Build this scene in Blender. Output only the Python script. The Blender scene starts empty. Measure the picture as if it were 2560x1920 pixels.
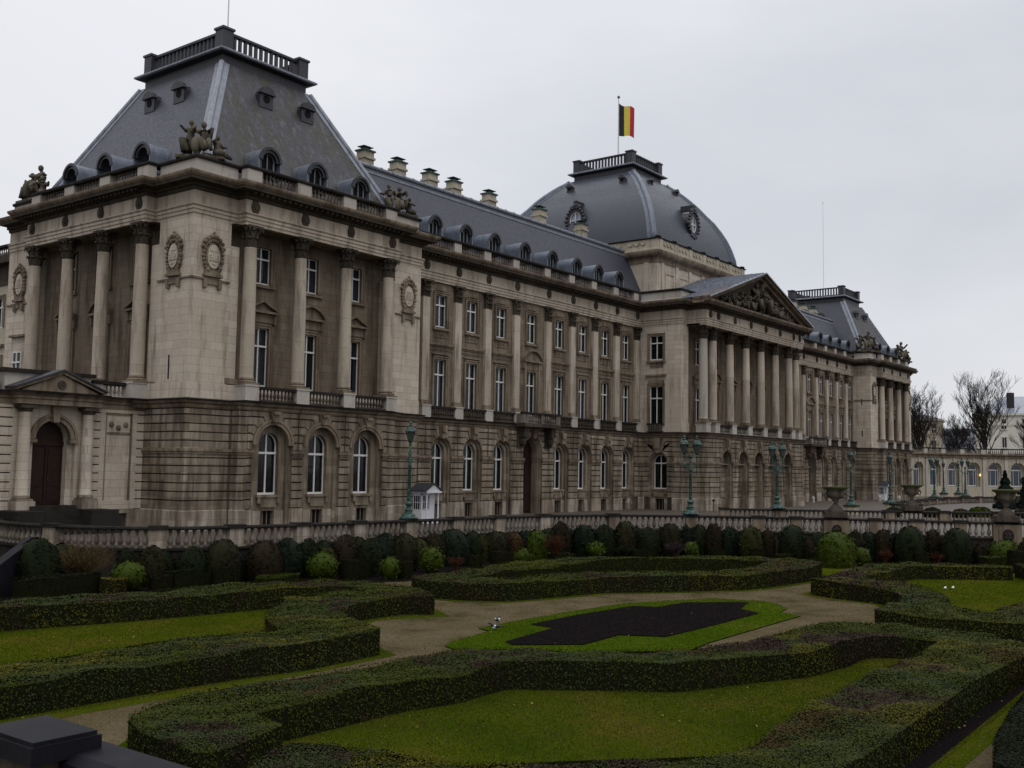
import bpy, bmesh, math, random
from mathutils import Matrix, Vector
import numpy as np
random.seed(7); rng = np.random.default_rng(7)
PI = math.pi; R = math.radians
S = bpy.context.scene
COL = S.collection
# ---------------------------------------------------------------- camera
Rm = [[0.60499559, 0.07296429, 0.79287865], [-0.79609322, 0.03705343, 0.6040386], [0.01469438, -0.996646, 0.08050354]]
cam = bpy.data.objects.new('camera', bpy.data.cameras.new('camera')); COL.objects.link(cam)
m = Matrix(((Rm[0][0], -Rm[0][1], -Rm[0][2], -35.434), (Rm[1][0], -Rm[1][1], -Rm[1][2], -49.946), (Rm[2][0], -Rm[2][1], -Rm[2][2], 3.2935), (0, 0, 0, 1)))
cam.matrix_world = m
cam.data.sensor_width = 36; cam.data.lens = 36.675; cam.data.clip_end = 6000; cam.data.clip_start = 0.1
S.camera = cam
# ---------------------------------------------------------------- sky and sun
SUN_AZ, SUN_EL = 215, 52      # from the south-west, behind thick cloud
w = bpy.data.worlds.new('World'); S.world = w; w.use_nodes = True
nt = w.node_tree; nt.nodes.clear()
out = nt.nodes.new('ShaderNodeOutputWorld'); mix = nt.nodes.new('ShaderNodeMixShader')
sky = nt.nodes.new('ShaderNodeTexSky'); sky.sky_type = 'NISHITA'; sky.sun_disc = False
sky.sun_elevation = R(SUN_EL); sky.sun_rotation = R(SUN_AZ)
b1 = nt.nodes.new('ShaderNodeBackground'); b1.inputs[1].default_value = 0.07; nt.links.new(sky.outputs[0], b1.inputs[0])
b2 = nt.nodes.new('ShaderNodeBackground'); b2.inputs[1].default_value = 1.0
tc = nt.nodes.new('ShaderNodeTexCoord'); mp = nt.nodes.new('ShaderNodeMapping'); mp.inputs['Scale'].default_value = (1, 1, 2.6)
nz = nt.nodes.new('ShaderNodeTexNoise'); nz.inputs['Scale'].default_value = 1.5; nz.inputs['Detail'].default_value = 5; nz.inputs['Roughness'].default_value = .5
cr = nt.nodes.new('ShaderNodeValToRGB')
cr.color_ramp.elements[0].position = .33; cr.color_ramp.elements[0].color = (.70, .72, .775, 1)
cr.color_ramp.elements[1].position = .62; cr.color_ramp.elements[1].color = (.88, .89, .925, 1)
nt.links.new(tc.outputs['Generated'], mp.inputs[0]); nt.links.new(mp.outputs[0], nz.inputs['Vector']); nt.links.new(nz.outputs[0], cr.inputs[0])
# the cloud is thinner (brighter) up to the north-east, thicker to the east
dt = nt.nodes.new('ShaderNodeVectorMath'); dt.operation = 'DOT_PRODUCT'; dt.inputs[1].default_value = (.71, .62, .33)
nt.links.new(tc.outputs['Generated'], dt.inputs[0])
mr = nt.nodes.new('ShaderNodeMapRange'); mr.inputs[1].default_value = .80; mr.inputs[2].default_value = 1.0; mr.inputs[3].default_value = .92; mr.inputs[4].default_value = 1.0
nt.links.new(dt.outputs['Value'], mr.inputs[0])
sz_ = nt.nodes.new('ShaderNodeSeparateXYZ'); nt.links.new(tc.outputs['Generated'], sz_.inputs[0])
zr = nt.nodes.new('ShaderNodeValToRGB'); nt.links.new(sz_.outputs[2], zr.inputs[0]); zr.color_ramp.interpolation = 'B_SPLINE'
while len(zr.color_ramp.elements) < 6: zr.color_ramp.elements.new(.5)
for e_, (p_, v_) in zip(zr.color_ramp.elements, ((0, .38), (.12, .42), (.42, .425), (.6, .58), (.78, .88), (1, 1.0))): e_.position = p_; e_.color = (v_, v_, v_, 1)
zm = nt.nodes.new('ShaderNodeMath'); zm.operation = 'MULTIPLY'; z2_ = nt.nodes.new('ShaderNodeMath'); z2_.operation = 'MULTIPLY'; z2_.inputs[1].default_value = 2.0; nt.links.new(zr.outputs[0], z2_.inputs[0]); nt.links.new(z2_.outputs[0], zm.inputs[0]); nt.links.new(mr.outputs[0], zm.inputs[1])   # an overcast sky is brightest overhead
mu = nt.nodes.new('ShaderNodeVectorMath'); mu.operation = 'SCALE'; nt.links.new(cr.outputs[0], mu.inputs[0]); nt.links.new(zm.outputs[0], mu.inputs['Scale'])
nt.links.new(mu.outputs[0], b2.inputs[0])
mix.inputs[0].default_value = .93
nt.links.new(b1.outputs[0], mix.inputs[1]); nt.links.new(b2.outputs[0], mix.inputs[2]); nt.links.new(mix.outputs[0], out.inputs[0])
sl = bpy.data.lights.new('sun', 'SUN'); sl.energy = 0.5; sl.angle = R(30); sl.color = (1, .95, .88)
sun = bpy.data.objects.new('sun', sl); COL.objects.link(sun)
az = R(SUN_AZ); d = Vector((math.sin(az) * math.cos(R(SUN_EL)), math.cos(az) * math.cos(R(SUN_EL)), math.sin(R(SUN_EL))))
sun.rotation_euler = d.to_track_quat('Z', 'Y').to_euler()
S.view_settings.view_transform = 'Standard'; S.view_settings.look = 'None'; S.view_settings.exposure = 0.22; S.view_settings.gamma = 1.0
S.render.engine = 'CYCLES'
try:
    S.cycles.max_bounces = 5; S.cycles.diffuse_bounces = 3; S.cycles.transparent_max_bounces = 6
except Exception: pass

# ---------------------------------------------------------------- materials
def srgb(h):
    c = [int(h[i:i + 2], 16) / 255 for i in (0, 2, 4)]
    return tuple((x / 12.92 if x <= .04045 else ((x + .055) / 1.055) ** 2.4) for x in c) + (1,)
class NT:
    def __init__(s, name, rough=.8, spec=.3):
        s.m = bpy.data.materials.new(name); s.m.use_nodes = True; s.t = s.m.node_tree; s.p = s.t.nodes['Principled BSDF']
        s.p.inputs['Roughness'].default_value = rough; s.p.inputs['Specular IOR Level'].default_value = spec
        s.co = s.t.nodes.new('ShaderNodeTexCoord').outputs['Object']
    def n(s, typ, **kw):
        x = s.t.nodes.new('ShaderNode' + typ)
        for k, v in kw.items():
            if hasattr(x, k): setattr(x, k, v)
            else: x.inputs[k.replace('_', ' ')].default_value = v
        return x
    def l(s, a, b): s.t.links.new(a, b)
    def map(s, sc=(1, 1, 1), src=None):
        x = s.n('Mapping'); x.inputs['Scale'].default_value = sc; s.l(src or s.co, x.inputs[0]); return x.outputs[0]
    def noise(s, scale, detail=4, rough=.6, vec=None, dist=0):
        x = s.n('TexNoise'); x.inputs['Scale'].default_value = scale; x.inputs['Detail'].default_value = detail; x.inputs['Roughness'].default_value = rough
        x.inputs['Distortion'].default_value = dist
        s.l(vec or s.co, x.inputs['Vector']); return x.outputs['Fac']
    def ramp(s, fac, stops, interp='LINEAR'):
        x = s.n('ValToRGB'); r = x.color_ramp; r.interpolation = interp
        while len(r.elements) < len(stops): r.elements.new(.5)
        for e, (p, c) in zip(r.elements, stops): e.position = p; e.color = tuple(c) + ((1,) if len(c) == 3 else ())
        s.l(fac, x.inputs[0]); return x.outputs[0]
    def mixc(s, a, b, fac, mode='MIX'):
        x = s.n('Mix'); x.data_type = 'RGBA'; x.blend_type = mode
        for i, v in ((6, a), (7, b)):
            if isinstance(v, (tuple, list)): x.inputs[i].default_value = tuple(v) + ((1,) if len(v) == 3 else ())
            else: s.l(v, x.inputs[i])
        if isinstance(fac, (int, float)): x.inputs[0].default_value = fac
        else: s.l(fac, x.inputs[0])
        return x.outputs[2]
    def col(s, c):
        if isinstance(c, (tuple, list)): s.p.inputs['Base Color'].default_value = tuple(c) + ((1,) if len(c) == 3 else ())
        else: s.l(c, s.p.inputs['Base Color'])
    def bump(s, h, st=.3, dist=.02):
        x = s.n('Bump'); x.inputs['Strength'].default_value = st; x.inputs['Distance'].default_value = dist
        s.l(h, x.inputs['Height']); s.l(x.outputs[0], s.p.inputs['Normal'])
def flat(name, c, rough=.7, spec=.3, metal=0, var=.12, scale=3):
    t = NT(name, rough, spec); t.p.inputs['Metallic'].default_value = metal
    n = t.noise(scale, 4); a = tuple(x * (1 - var) for x in c); b = tuple(min(1, x * (1 + var)) for x in c)
    t.col(t.ramp(n, [(.3, a), (.7, b)])); return t.m
def blockvec(t):
    sp = t.n('SeparateXYZ'); t.l(t.co, sp.inputs[0])
    ad = t.n('Math', operation='ADD'); t.l(sp.outputs[0], ad.inputs[0]); t.l(sp.outputs[1], ad.inputs[1])
    cb = t.n('CombineXYZ'); t.l(ad.outputs[0], cb.inputs[0]); t.l(sp.outputs[2], cb.inputs[1]); return cb.outputs[0]
def stone(name, light, mid, dark, dirt=.5, bw=1.3, bh=.47, mortar=.012, streak=1.0):
    ds = lambda c: tuple(x * .97 + sum(c) / 3 * .03 for x in c); light, mid, dark = ds(light), ds(mid), ds(dark)
    t = NT(name, .85, .1)
    br = t.n('TexBrick'); t.l(blockvec(t), br.inputs['Vector'])
    br.inputs['Scale'].default_value = 1; br.inputs['Brick Width'].default_value = bw; br.inputs['Row Height'].default_value = bh
    br.inputs['Mortar Size'].default_value = mortar; br.inputs['Mortar Smooth'].default_value = .3; br.inputs['Bias'].default_value = 0
    br.inputs['Color1'].default_value = (*light, 1); br.inputs['Color2'].default_value = (*mid, 1); br.inputs['Mortar'].default_value = (*[x * .45 for x in mid], 1)
    big = t.noise(.16, 5, .6)
    c = t.mixc(br.outputs[0], mid, t.ramp(big, [(.35, (0, 0, 0)), (.65, (.8, .8, .8))]))
    st = t.noise(1.0, 6, .65, t.map((1.7, 1.7, .22)))      # rain streaks
    lo = .5 + (.5 - dirt) * .35
    c = t.mixc(c, dark, t.ramp(st, [(lo - .07, (0, 0, 0)), (lo + .13, (.75 * streak,) * 3)]))
    fi = t.noise(9, 5, .7); c = t.mixc(c, (.5, .5, .5), .0)
    c = t.mixc(c, t.ramp(fi, [(.25, (.82, .82, .82)), (.75, (1.1, 1.1, 1.1))]), 1, 'MULTIPLY')
    t.col(c); t.bump(t.noise(14, 4), .25, .02); return t.m
M = {}
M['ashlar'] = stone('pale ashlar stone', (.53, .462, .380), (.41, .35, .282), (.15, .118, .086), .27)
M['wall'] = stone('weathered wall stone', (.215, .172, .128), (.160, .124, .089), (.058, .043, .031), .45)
M['rustic'] = stone('sooty rusticated stone', (.36, .305, .235), (.17, .135, .096), (.050, .038, .028), .54, 1.5, .4725, .004)
M['trim'] = stone('moulded stone trim', (.25, .20, .148), (.18, .14, .10), (.06, .045, .033), .5, 2.2, 5, .004)
M['frieze'] = stone('pale frieze stone', (.46, .40, .325), (.35, .295, .235), (.11, .085, .06), .33, 1.9, 3.0, .006)
M['plinth'] = stone('stained plinth stone', (.46, .41, .345), (.26, .215, .165), (.085, .064, .045), .60, 1.5, .62, .01)
M['block'] = stone('pale grey pedestal stone', (.44, .41, .37), (.33, .30, .26), (.15, .12, .095), .22, 9, 9, 0)
M['soot'] = stone('blackened coping stone', (.034, .030, .027), (.022, .019, .017), (.011, .010, .009), .5, 1.6, 9, .004)
M['soot_shade'] = stone('soot and shade dark stone', (.095, .077, .058), (.045, .036, .027), (.025, .02, .016), .5, 9, 9, 0)  # soot on the carving; also the shade tone of the low balconies
M['baluster'] = stone('baluster stone', (.27, .24, .20), (.14, .118, .092), (.05, .04, .032), .5, 9, 9, 0)
M['column'] = stone('column stone', (.48, .42, .345), (.34, .285, .225), (.10, .078, .055), .36, 60, 1.9, .010)
M['yellow'] = stone('warm cream stone', (.44, .395, .31), (.35, .31, .24), (.17, .14, .105), .28, 1.3, .47, .006)
M['statue'] = stone('lichened statue stone', (.19, .165, .125), (.08, .068, .048), (.025, .022, .016), .66, 9, 9, 0)
M['cream'] = flat('cream painted stucco', (.52, .50, .44), .8, .2)
M['greyblue'] = flat('blue grey cladding', (.25, .29, .36), .4, .4)
M['white'] = flat('white window paint', (.56, .55, .53), .5, .4, 0, .05)
M['bright'] = flat('white painted timber', (.50, .50, .53), .5, .4, 0, .05)
M['curtain'] = flat('pale net curtain', (.36, .39, .43), .9, .1, 0, .15, 6)
M['curtain2'] = flat('greyish curtain', (.17, .19, .20), .9, .1, 0, .2, 6); M['shade'] = flat('dim interior cloth', (.085, .085, .08), .9, .1)
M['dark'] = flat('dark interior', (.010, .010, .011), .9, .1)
M['door'] = flat('dark red brown door paint', (.020, .009, .007), .5, .15, 0, .3, 4)
M['iron'] = flat('black iron', (.012, .012, .013), .5, .4)
M['soil'] = flat('dark planting soil', (.0085, .0068, .007), .95, 0, 0, .5, 14)
M['bark'] = flat('wet bark', (.022, .018, .015), .9, .2, 0, .3, 8)
def glassm():
    t = NT('window glass', .05, .5); t.col((.012, .013, .015)); t.p.inputs['Roughness'].default_value = .06
    tr = t.n('BsdfTransparent'); tr.inputs[0].default_value = (.85, .87, .9, 1)
    mx = t.n('MixShader'); mx.inputs[0].default_value = .45
    o = t.t.nodes['Material Output']; t.l(tr.outputs[0], mx.inputs[1]); t.l(t.p.outputs[0], mx.inputs[2]); t.l(mx.outputs[0], o.inputs[0])
    t.bump(t.noise(.8, 2), .15, .05); return t.m
M['glass'] = glassm()
def slate(name, a, b, streak=None, rough=.45, sc=(1, 1)):
    t = NT(name, rough, .45)
    br = t.n('TexBrick'); t.l(blockvec(t), br.inputs['Vector'])
    br.inputs['Scale'].default_value = 1; br.inputs['Brick Width'].default_value = .28 * sc[0]; br.inputs['Row Height'].default_value = .17 * sc[1]
    br.inputs['Mortar Size'].default_value = .012; br.inputs['Bias'].default_value = 0
    br.inputs['Color1'].default_value = (*a, 1); br.inputs['Color2'].default_value = (*b, 1); br.inputs['Mortar'].default_value = (*[x * .5 for x in b], 1)
    c = t.mixc(br.outputs[0], [x * .8 for x in a], t.ramp(t.noise(.25, 4), [(.4, (0, 0, 0)), (.7, (.6,) * 3)]))
    if streak:
        s1 = t.noise(1.0, 4, .55, t.map((.9, .9, .07))); c = t.mixc(c, streak[0], t.ramp(s1, [(.44, (0, 0, 0)), (.56, (.95,) * 3)]))
        s2 = t.noise(1.3, 4, .6, t.map((2.0, 1.6, .06))); c = t.mixc(c, streak[1], t.ramp(s2, [(.55, (0, 0, 0)), (.68, (.75,) * 3)]))
    t.col(c); rv = t.ramp(t.noise(6, 3), [(.3, (rough - .1,) * 3), (.7, (rough + .15,) * 3)]); t.l(rv, t.p.inputs['Roughness'])
    t.bump(br.outputs['Fac'], -.9, .02); return t.m
M['slate'] = slate('blue grey slate', (.038, .040, .058), (.029, .031, .046), None, .5)
M['slate2'] = slate('mossy streaked slate', (.034, .033, .042), (.024, .023, .030), ((.020, .018, .009), (.075, .076, .090)), .55)
M['slate3'] = slate('smooth dome slate', (.038, .043, .062), (.032, .036, .053), None, .42)
def lead(name, c, rough=.45):
    t = NT(name, rough, .5); t.p.inputs['Metallic'].default_value = .15
    s = t.noise(1.5, 5, .6, t.map((2, 2, .5))); t.col(t.ramp(s, [(.3, [x * .6 for x in c]), (.55, c), (.8, [x * 1.25 for x in c])])); return t.m
M['lead'] = lead('weathered lead', (.115, .135, .17)); M['leadpale'] = lead('pale streaked lead', (.17, .185, .22), .4)
M['leaddark'] = lead('dark lead', (.026, .026, .034), .5); M['zinc'] = lead('wet zinc sheet', (.24, .26, .31), .25)
def verdi():
    t = NT('green patinated bronze', .5, .4)
    s = t.noise(5, 5, .65); t.col(t.ramp(s, [(.32, (.008, .015, .013)), (.5, (.013, .036, .030)), (.68, (.040, .13, .10))])); t.bump(s, .4, .02); return t.m
M['verdigris'] = verdi()
def lawn(name, a, b, c):
    t = NT(name, .95, .0); n1 = t.noise(.35, 5, .6); n2 = t.noise(22, 3, .7, t.map((1, 1, 1)))
    k = t.ramp(n1, [(.35, a), (.52, b), (.68, c)]); k = t.mixc(k, t.ramp(n2, [(.3, (.55,) * 3), (.7, (1.4,) * 3)]), 1, 'MULTIPLY'); t.col(k); t.bump(n2, .6, .03); return t.m
M['lawn'] = lawn('mown lawn', (.026, .040, .002), (.040, .052, .003), (.062, .055, .007))
M['lawn2'] = lawn('bright mown grass', (.030, .054, .002), (.040, .066, .003), (.056, .070, .006))
def gravel():
    t = NT('damp gravel', .95, .03); n1 = t.noise(.5, 5, .6); n2 = t.noise(30, 3, .7)
    k = t.ramp(n1, [(.32, (.036, .034, .011)), (.46, (.072, .056, .028)), (.7, (.100, .079, .046))]); k = t.mixc(k, t.ramp(n2, [(.3, (.55,) * 3), (.7, (1.4,) * 3)]), 1, 'MULTIPLY'); t.col(k); t.bump(n2, .5, .02); return t.m
M['gravel'] = gravel()
def forec():
    t = NT('wet forecourt gravel', .6, .35); n1 = t.noise(.3, 5, .6); n2 = t.noise(10, 4, .7)
    k = t.ramp(n1, [(.3, (.055, .042, .032)), (.7, (.085, .066, .05))]); k = t.mixc(k, t.ramp(n2, [(.3, (.7,) * 3), (.7, (1.25,) * 3)]), 1, 'MULTIPLY'); t.col(k); t.bump(n2, .3, .02); return t.m
M['forecourt'] = forec()
def leafy(name, cols, patch=None, rough=.6, world=False, body=1.0):
    t = NT(name, rough, .04)
    g = t.n('NewGeometry')
    vec = g.outputs['Position']
    ri = g.outputs['Random Per Island']
    if patch:
        dn = t.n('TexNoise'); dn.inputs['Scale'].default_value = 1.7; dn.inputs['Detail'].default_value = 6; dn.inputs['Roughness'].default_value = .7; t.l(vec, dn.inputs['Vector'])
        vm = t.n('VectorMath', operation='MULTIPLY_ADD'); t.l(dn.outputs['Color'], vm.inputs[0]); vm.inputs[1].default_value = (2.6, 2.6, 0); t.l(vec, vm.inputs[2])
        vp = t.n('Mapping'); vp.inputs['Scale'].default_value = (1, 1, .0); t.l(vm.outputs[0], vp.inputs[0])
        vo = t.n('TexVoronoi'); vo.inputs['Scale'].default_value = .38; t.l(vp.outputs[0], vo.inputs['Vector'])
        sp = t.n('SeparateColor'); t.l(vo.outputs['Color'], sp.inputs[0])
        base = t.mixc(t.ramp(sp.outputs[0], patch, 'CONSTANT'), t.ramp(sp.outputs[1], patch, 'CONSTANT'), t.ramp(t.noise(1.6, 3, .6, vec), [(.38, (0, 0, 0)), (.56, (1, 1, 1))]))
        k = t.mixc(base, t.ramp(ri, [(0, (.74,) * 3), (.5, (.98,) * 3), (1, (1.22, 1.22, 1.0))]), 1, 'MULTIPLY')
    else:
        k = t.ramp(ri, cols)
        if 'grass' in name: k = t.mixc(k, (.085, .062, .010), t.ramp(t.noise(.55, 5, .62, vec), [(.50, (0, 0, 0)), (.68, (.65,) * 3)])); k = t.mixc(k, (.020, .036, .003), t.ramp(t.noise(.8, 4, .6, t.map((1, 1, 1), vec)), [(.3, (.6,) * 3), (.45, (0, 0, 0))]))
    fn = t.noise(25, 3, .7, vec); k = t.mixc(k, t.ramp(fn, [(.3, (.75,) * 3), (.7, (1.2,) * 3)]), 1, 'MULTIPLY')
    t.col(k); t.bump(t.noise(30, 3, .6, vec), .6, .03); return t.m
GR = (.036, .046, .006); OL = (.050, .052, .006); PU = (.034, .022, .015); YG = (.070, .066, .008); GB = (.030, .042, .013); BR = (.044, .031, .009)
M['hedge'] = leafy('mixed clipped hedge leaves', None, [(0, GR), (.22, OL), (.36, PU), (.50, GB), (.62, YG), (.70, (.034, .044, .012)), (.84, BR), (.90, GR)])
def lv(c): return [(0, [x * .45 for x in c]), (.5, c), (1, [x * 1.8 for x in c])]
M['G'] = leafy('dark green topiary', lv((.0065, .0095, .0035))); M['T'] = leafy('blue green topiary', lv((.0055, .0085, .005)))
M['B'] = leafy('olive brown topiary', lv((.010, .0095, .004))); M['R'] = leafy('reddish brown topiary', lv((.011, .0085, .0042)))
M['O'] = leafy('olive topiary', lv((.017, .018, .005))); M['C'] = leafy('copper topiary', lv((.024, .014, .005)))
M['L'] = leafy('bright laurel leaves', lv((.026, .038, .004)), None, .4); M['Y'] = leafy('golden shrub', lv((.07, .058, .010)))
M['twig'] = leafy('bare olive twigs', lv((.060, .042, .018))); M['redtwig'] = leafy('rusty red twigs', lv((.050, .019, .010))); M['purpletwig'] = leafy('purplish twigs', lv((.034, .022, .024)))
M['core'] = flat('shade-toned inner twigs', (.0100, .0110, .0050), .95, 0, 0, .4, 12); M['moss'] = flat('moss', (.035, .040, .012), .9, .1); M['conifer'] = leafy('dark conifer needles', lv((.008, .014, .010)))  # core: hedge body coloured dark, as shade between the sparse side leaves
for k_, c_ in (('fblack', (.030, .030, .036)), ('fyellow', (.55, .45, .07)), ('fred', (.42, .035, .06))): M[k_] = flat('flag ' + k_[1:], c_, .8, .1, 0, .08)
M['signwhite'] = flat('white paint', (.7, .7, .7), .6, .3)
ml = NT('lit wall lamp'); ml.p.inputs['Emission Color'].default_value = (1, .62, .2, 1); ml.p.inputs['Emission Strength'].default_value = 1.2; ml.col((.6, .4, .1)); M['litlamp'] = ml.m

# ---------------------------------------------------------------- mesh helpers
ORG = {}
def tag(o, label=None, cat=None, group=None, kind=None):
    if label: o['label'] = label
    if cat: o['category'] = cat
    if group: o['group'] = group
    if kind: o['kind'] = kind
    return o
def empty(name, loc, label, cat, group=None):
    o = bpy.data.objects.new(name, None); COL.objects.link(o); o.location = loc; o.empty_display_size = .5
    ORG[o.name] = Vector(loc); return tag(o, label, cat, group)
class MB:
    def __init__(s): s.v = []; s.f = []; s.mi = []; s.ch = []
    def add(s, vs, fs, mi=0):
        b = len(s.v); s.ch.append((b, len(vs))); s.v += [tuple(v) for v in vs]; s.f += [[b + i for i in f] for f in fs]; s.mi += [mi] * len(fs)
    def box(s, T, u0, u1, v0, v1, w0, w1, mi=0):
        p = [T(u, v, z) for z in (w0, w1) for v in (v0, v1) for u in (u0, u1)]
        s.add(p, [(0, 1, 3, 2), (4, 6, 7, 5), (0, 4, 5, 1), (2, 3, 7, 6), (0, 2, 6, 4), (1, 5, 7, 3)], mi)
    def prism(s, T, pts, v0, v1, mi=0):          # polygon in (u,w), extruded in v
        n = len(pts); p = [T(u, v0, z) for u, z in pts] + [T(u, v1, z) for u, z in pts]
        s.add(p, [list(range(n)), list(range(2 * n - 1, n - 1, -1))] + [(i, (i + 1) % n, n + (i + 1) % n, n + i) for i in range(n)], mi)
    def hprism(s, pts, z0, z1, mi=0):            # polygon in (x,y), extruded in z
        n = len(pts); p = [(x, y, z0) for x, y in pts] + [(x, y, z1) for x, y in pts]
        s.add(p, [list(range(n - 1, -1, -1)), list(range(n, 2 * n))] + [(i, (i + 1) % n, n + (i + 1) % n, n + i) for i in range(n)], mi)
    def lathe(s, T, c, prof, n=12, mi=0, a0=0, a1=2 * PI, sv=1, cap=True):   # c=(u,v,w); prof=[(r,dz)]
        full = abs(a1 - a0 - 2 * PI) < 1e-6; k = n if full else n + 1
        vs = [T(c[0] + r * math.cos(a0 + (a1 - a0) * i / n), c[1] + sv * r * math.sin(a0 + (a1 - a0) * i / n), c[2] + z) for r, z in prof for i in range(k)]
        fs = []
        for j in range(len(prof) - 1):
            for i in range(n):
                i2 = (i + 1) % k; fs.append((j * k + i, j * k + i2, (j + 1) * k + i2, (j + 1) * k + i))
        if cap and full: fs.append(list(range(k - 1, -1, -1))); fs.append([(len(prof) - 1) * k + i for i in range(k)])
        s.add(vs, fs, mi)
    def tube(s, pts, rads, n=6, mi=0):
        pts = [Vector(p) for p in pts]; vs = []; fs = []
        for i, p in enumerate(pts):
            dd = (pts[min(i + 1, len(pts) - 1)] - pts[max(i - 1, 0)])
            if dd.length < 1e-9: dd = Vector((0, 0, 1))
            dd.normalize(); a = dd.orthogonal().normalized() if abs(dd.z) > .99 else Vector((-dd.y, dd.x, 0)).normalized(); b = dd.cross(a)
            for k in range(n):
                t = 2 * PI * k / n; vs.append(p + (a * math.cos(t) + b * math.sin(t)) * rads[i])
        for i in range(len(pts) - 1):
            for k in range(n): fs.append((i * n + k, i * n + (k + 1) % n, (i + 1) * n + (k + 1) % n, (i + 1) * n + k))
        fs.append(list(range(n - 1, -1, -1))); fs.append([(len(pts) - 1) * n + k for k in range(n)]); s.add(vs, fs, mi)
    def ell(s, c, r, n=8, m_=6, mi=0):
        vs = []; fs = []
        for j in range(m_ + 1):
            ph = -PI / 2 + PI * j / m_
            for i in range(n):
                t = 2 * PI * i / n; vs.append((c[0] + r[0] * math.cos(ph) * math.cos(t), c[1] + r[1] * math.cos(ph) * math.sin(t), c[2] + r[2] * math.sin(ph)))
        for j in range(m_):
            for i in range(n): fs.append((j * n + i, j * n + (i + 1) % n, (j + 1) * n + (i + 1) % n, (j + 1) * n + i))
        s.add(vs, fs, mi)
    def sweep(s, path, prof, closed_prof=True, closed=False, mi=0):
        """prof: (outward offset, z). outward = right-hand side of travel"""
        n = len(path); P = [Vector((p[0], p[1])) for p in path]; offs = []
        for i in range(n):
            def nrm(a, b): e = (b - a); e.normalize(); return Vector((e.y, -e.x))
            if closed: n1 = nrm(P[i - 1], P[i]); n2 = nrm(P[i], P[(i + 1) % n])
            else:
                n1 = nrm(P[i - 1], P[i]) if i > 0 else None; n2 = nrm(P[i], P[i + 1]) if i < n - 1 else None
                n1 = n1 or n2; n2 = n2 or n1
            offs.append((n1 + n2) / max(.15, 1 + n1.dot(n2)))
        k = len(prof); vs = []; fs = []
        for i in range(n):
            for o, z in prof: q = P[i] + offs[i] * o; vs.append((q.x, q.y, z))
        for i in range(n if closed else n - 1):
            i2 = (i + 1) % n
            for j in range(k if closed_prof else k - 1): j2 = (j + 1) % k; fs.append((i * k + j, i * k + j2, i2 * k + j2, i2 * k + j))
        if closed_prof and not closed: fs.append(list(range(k - 1, -1, -1))); fs.append([(n - 1) * k + j for j in range(k)])
        s.add(vs, fs, mi)
    def build_split(s, name, mat, parent, gap=.25, **kw):
        """one object per separate piece"""
        B = []; used = 0
        for b, n in s.ch: a = np.array(s.v[b:b + n]); B.append((a.min(0) - gap / 2, a.max(0) + gap / 2))
        par = list(range(len(B)))
        def fd(i):
            while par[i] != i: par[i] = par[par[i]]; i = par[i]
            return i
        for i in range(len(B)):
            for j in range(i):
                if (B[i][0] <= B[j][1]).all() and (B[j][0] <= B[i][1]).all(): par[fd(i)] = fd(j)
        owner = {}
        for i, (b, n) in enumerate(s.ch):
            for k in range(b, b + n): owner[k] = fd(i)
        groups = {}
        for f in s.f: groups.setdefault(owner[f[0]], []).append(f)
        for g_, fs in groups.items():
            ids = sorted({i for f in fs for i in f}); mp_ = {i: k for k, i in enumerate(ids)}
            q = MB(); q.v = [s.v[i] for i in ids]; q.f = [[mp_[i] for i in f] for f in fs]; q.build(name, mat, parent, **kw)
    def build(s, name, mat, parent=None, org=None, smooth=False, recalc=True):
        o0 = ORG[parent.name] if parent is not None and org is None else Vector(org or (0, 0, 0))
        me = bpy.data.meshes.new(name); a = [(v[0] - o0.x, v[1] - o0.y, v[2] - o0.z) for v in s.v]
        me.from_pydata(a, [], s.f)
        mats = mat if isinstance(mat, (list, tuple)) else [mat]
        for q in mats: me.materials.append(M[q] if isinstance(q, str) else q)
        if len(mats) > 1: me.polygons.foreach_set('material_index', s.mi)
        if recalc:
            bm = bmesh.new(); bm.from_mesh(me); bmesh.ops.recalc_face_normals(bm, faces=bm.faces); bm.to_mesh(me); bm.free()
        if smooth: me.polygons.foreach_set('use_smooth', [True] * len(me.polygons))
        me.update()
        o = bpy.data.objects.new(name, me); COL.objects.link(o)
        if parent is not None: o.parent = parent
        else: o.location = o0
        ORG[o.name] = o0
        if parent is not None and org is not None: o.location = Vector(org) - ORG[parent.name]; ORG[o.name] = Vector(org)
        return o
def copy_tree(o, parent=None, loc=None):
    c = o.copy(); COL.objects.link(c)
    if parent is not None: c.parent = parent
    if loc is not None: c.location = loc
    for ch in list(o.children): copy_tree(ch, c)
    return c
W = lambda u, v, z: (u, v, z)                       # world frame
def TF(y0): return lambda u, v, z: (u, y0 - v, z)    # facade facing the garden (-Y)
def TL(x0): return lambda u, v, z: (x0 - v, u, z)    # facade facing left (-X), u = Y
def inset(poly, d):
    a = sum(poly[i][0] * poly[(i + 1) % len(poly)][1] - poly[(i + 1) % len(poly)][0] * poly[i][1] for i in range(len(poly)))
    if a < 0: poly = poly[::-1]
    P = [Vector(p) for p in poly]; o = []
    for i in range(len(P)):
        e1 = (P[i] - P[i - 1]); e2 = (P[(i + 1) % len(P)] - P[i]); e1.normalize(); e2.normalize()
        n1 = Vector((-e1.y, e1.x)); n2 = Vector((-e2.y, e2.x)); o.append(tuple(P[i] + (n1 + n2) / max(.3, 1 + n1.dot(n2)) * d))
    return o
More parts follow.
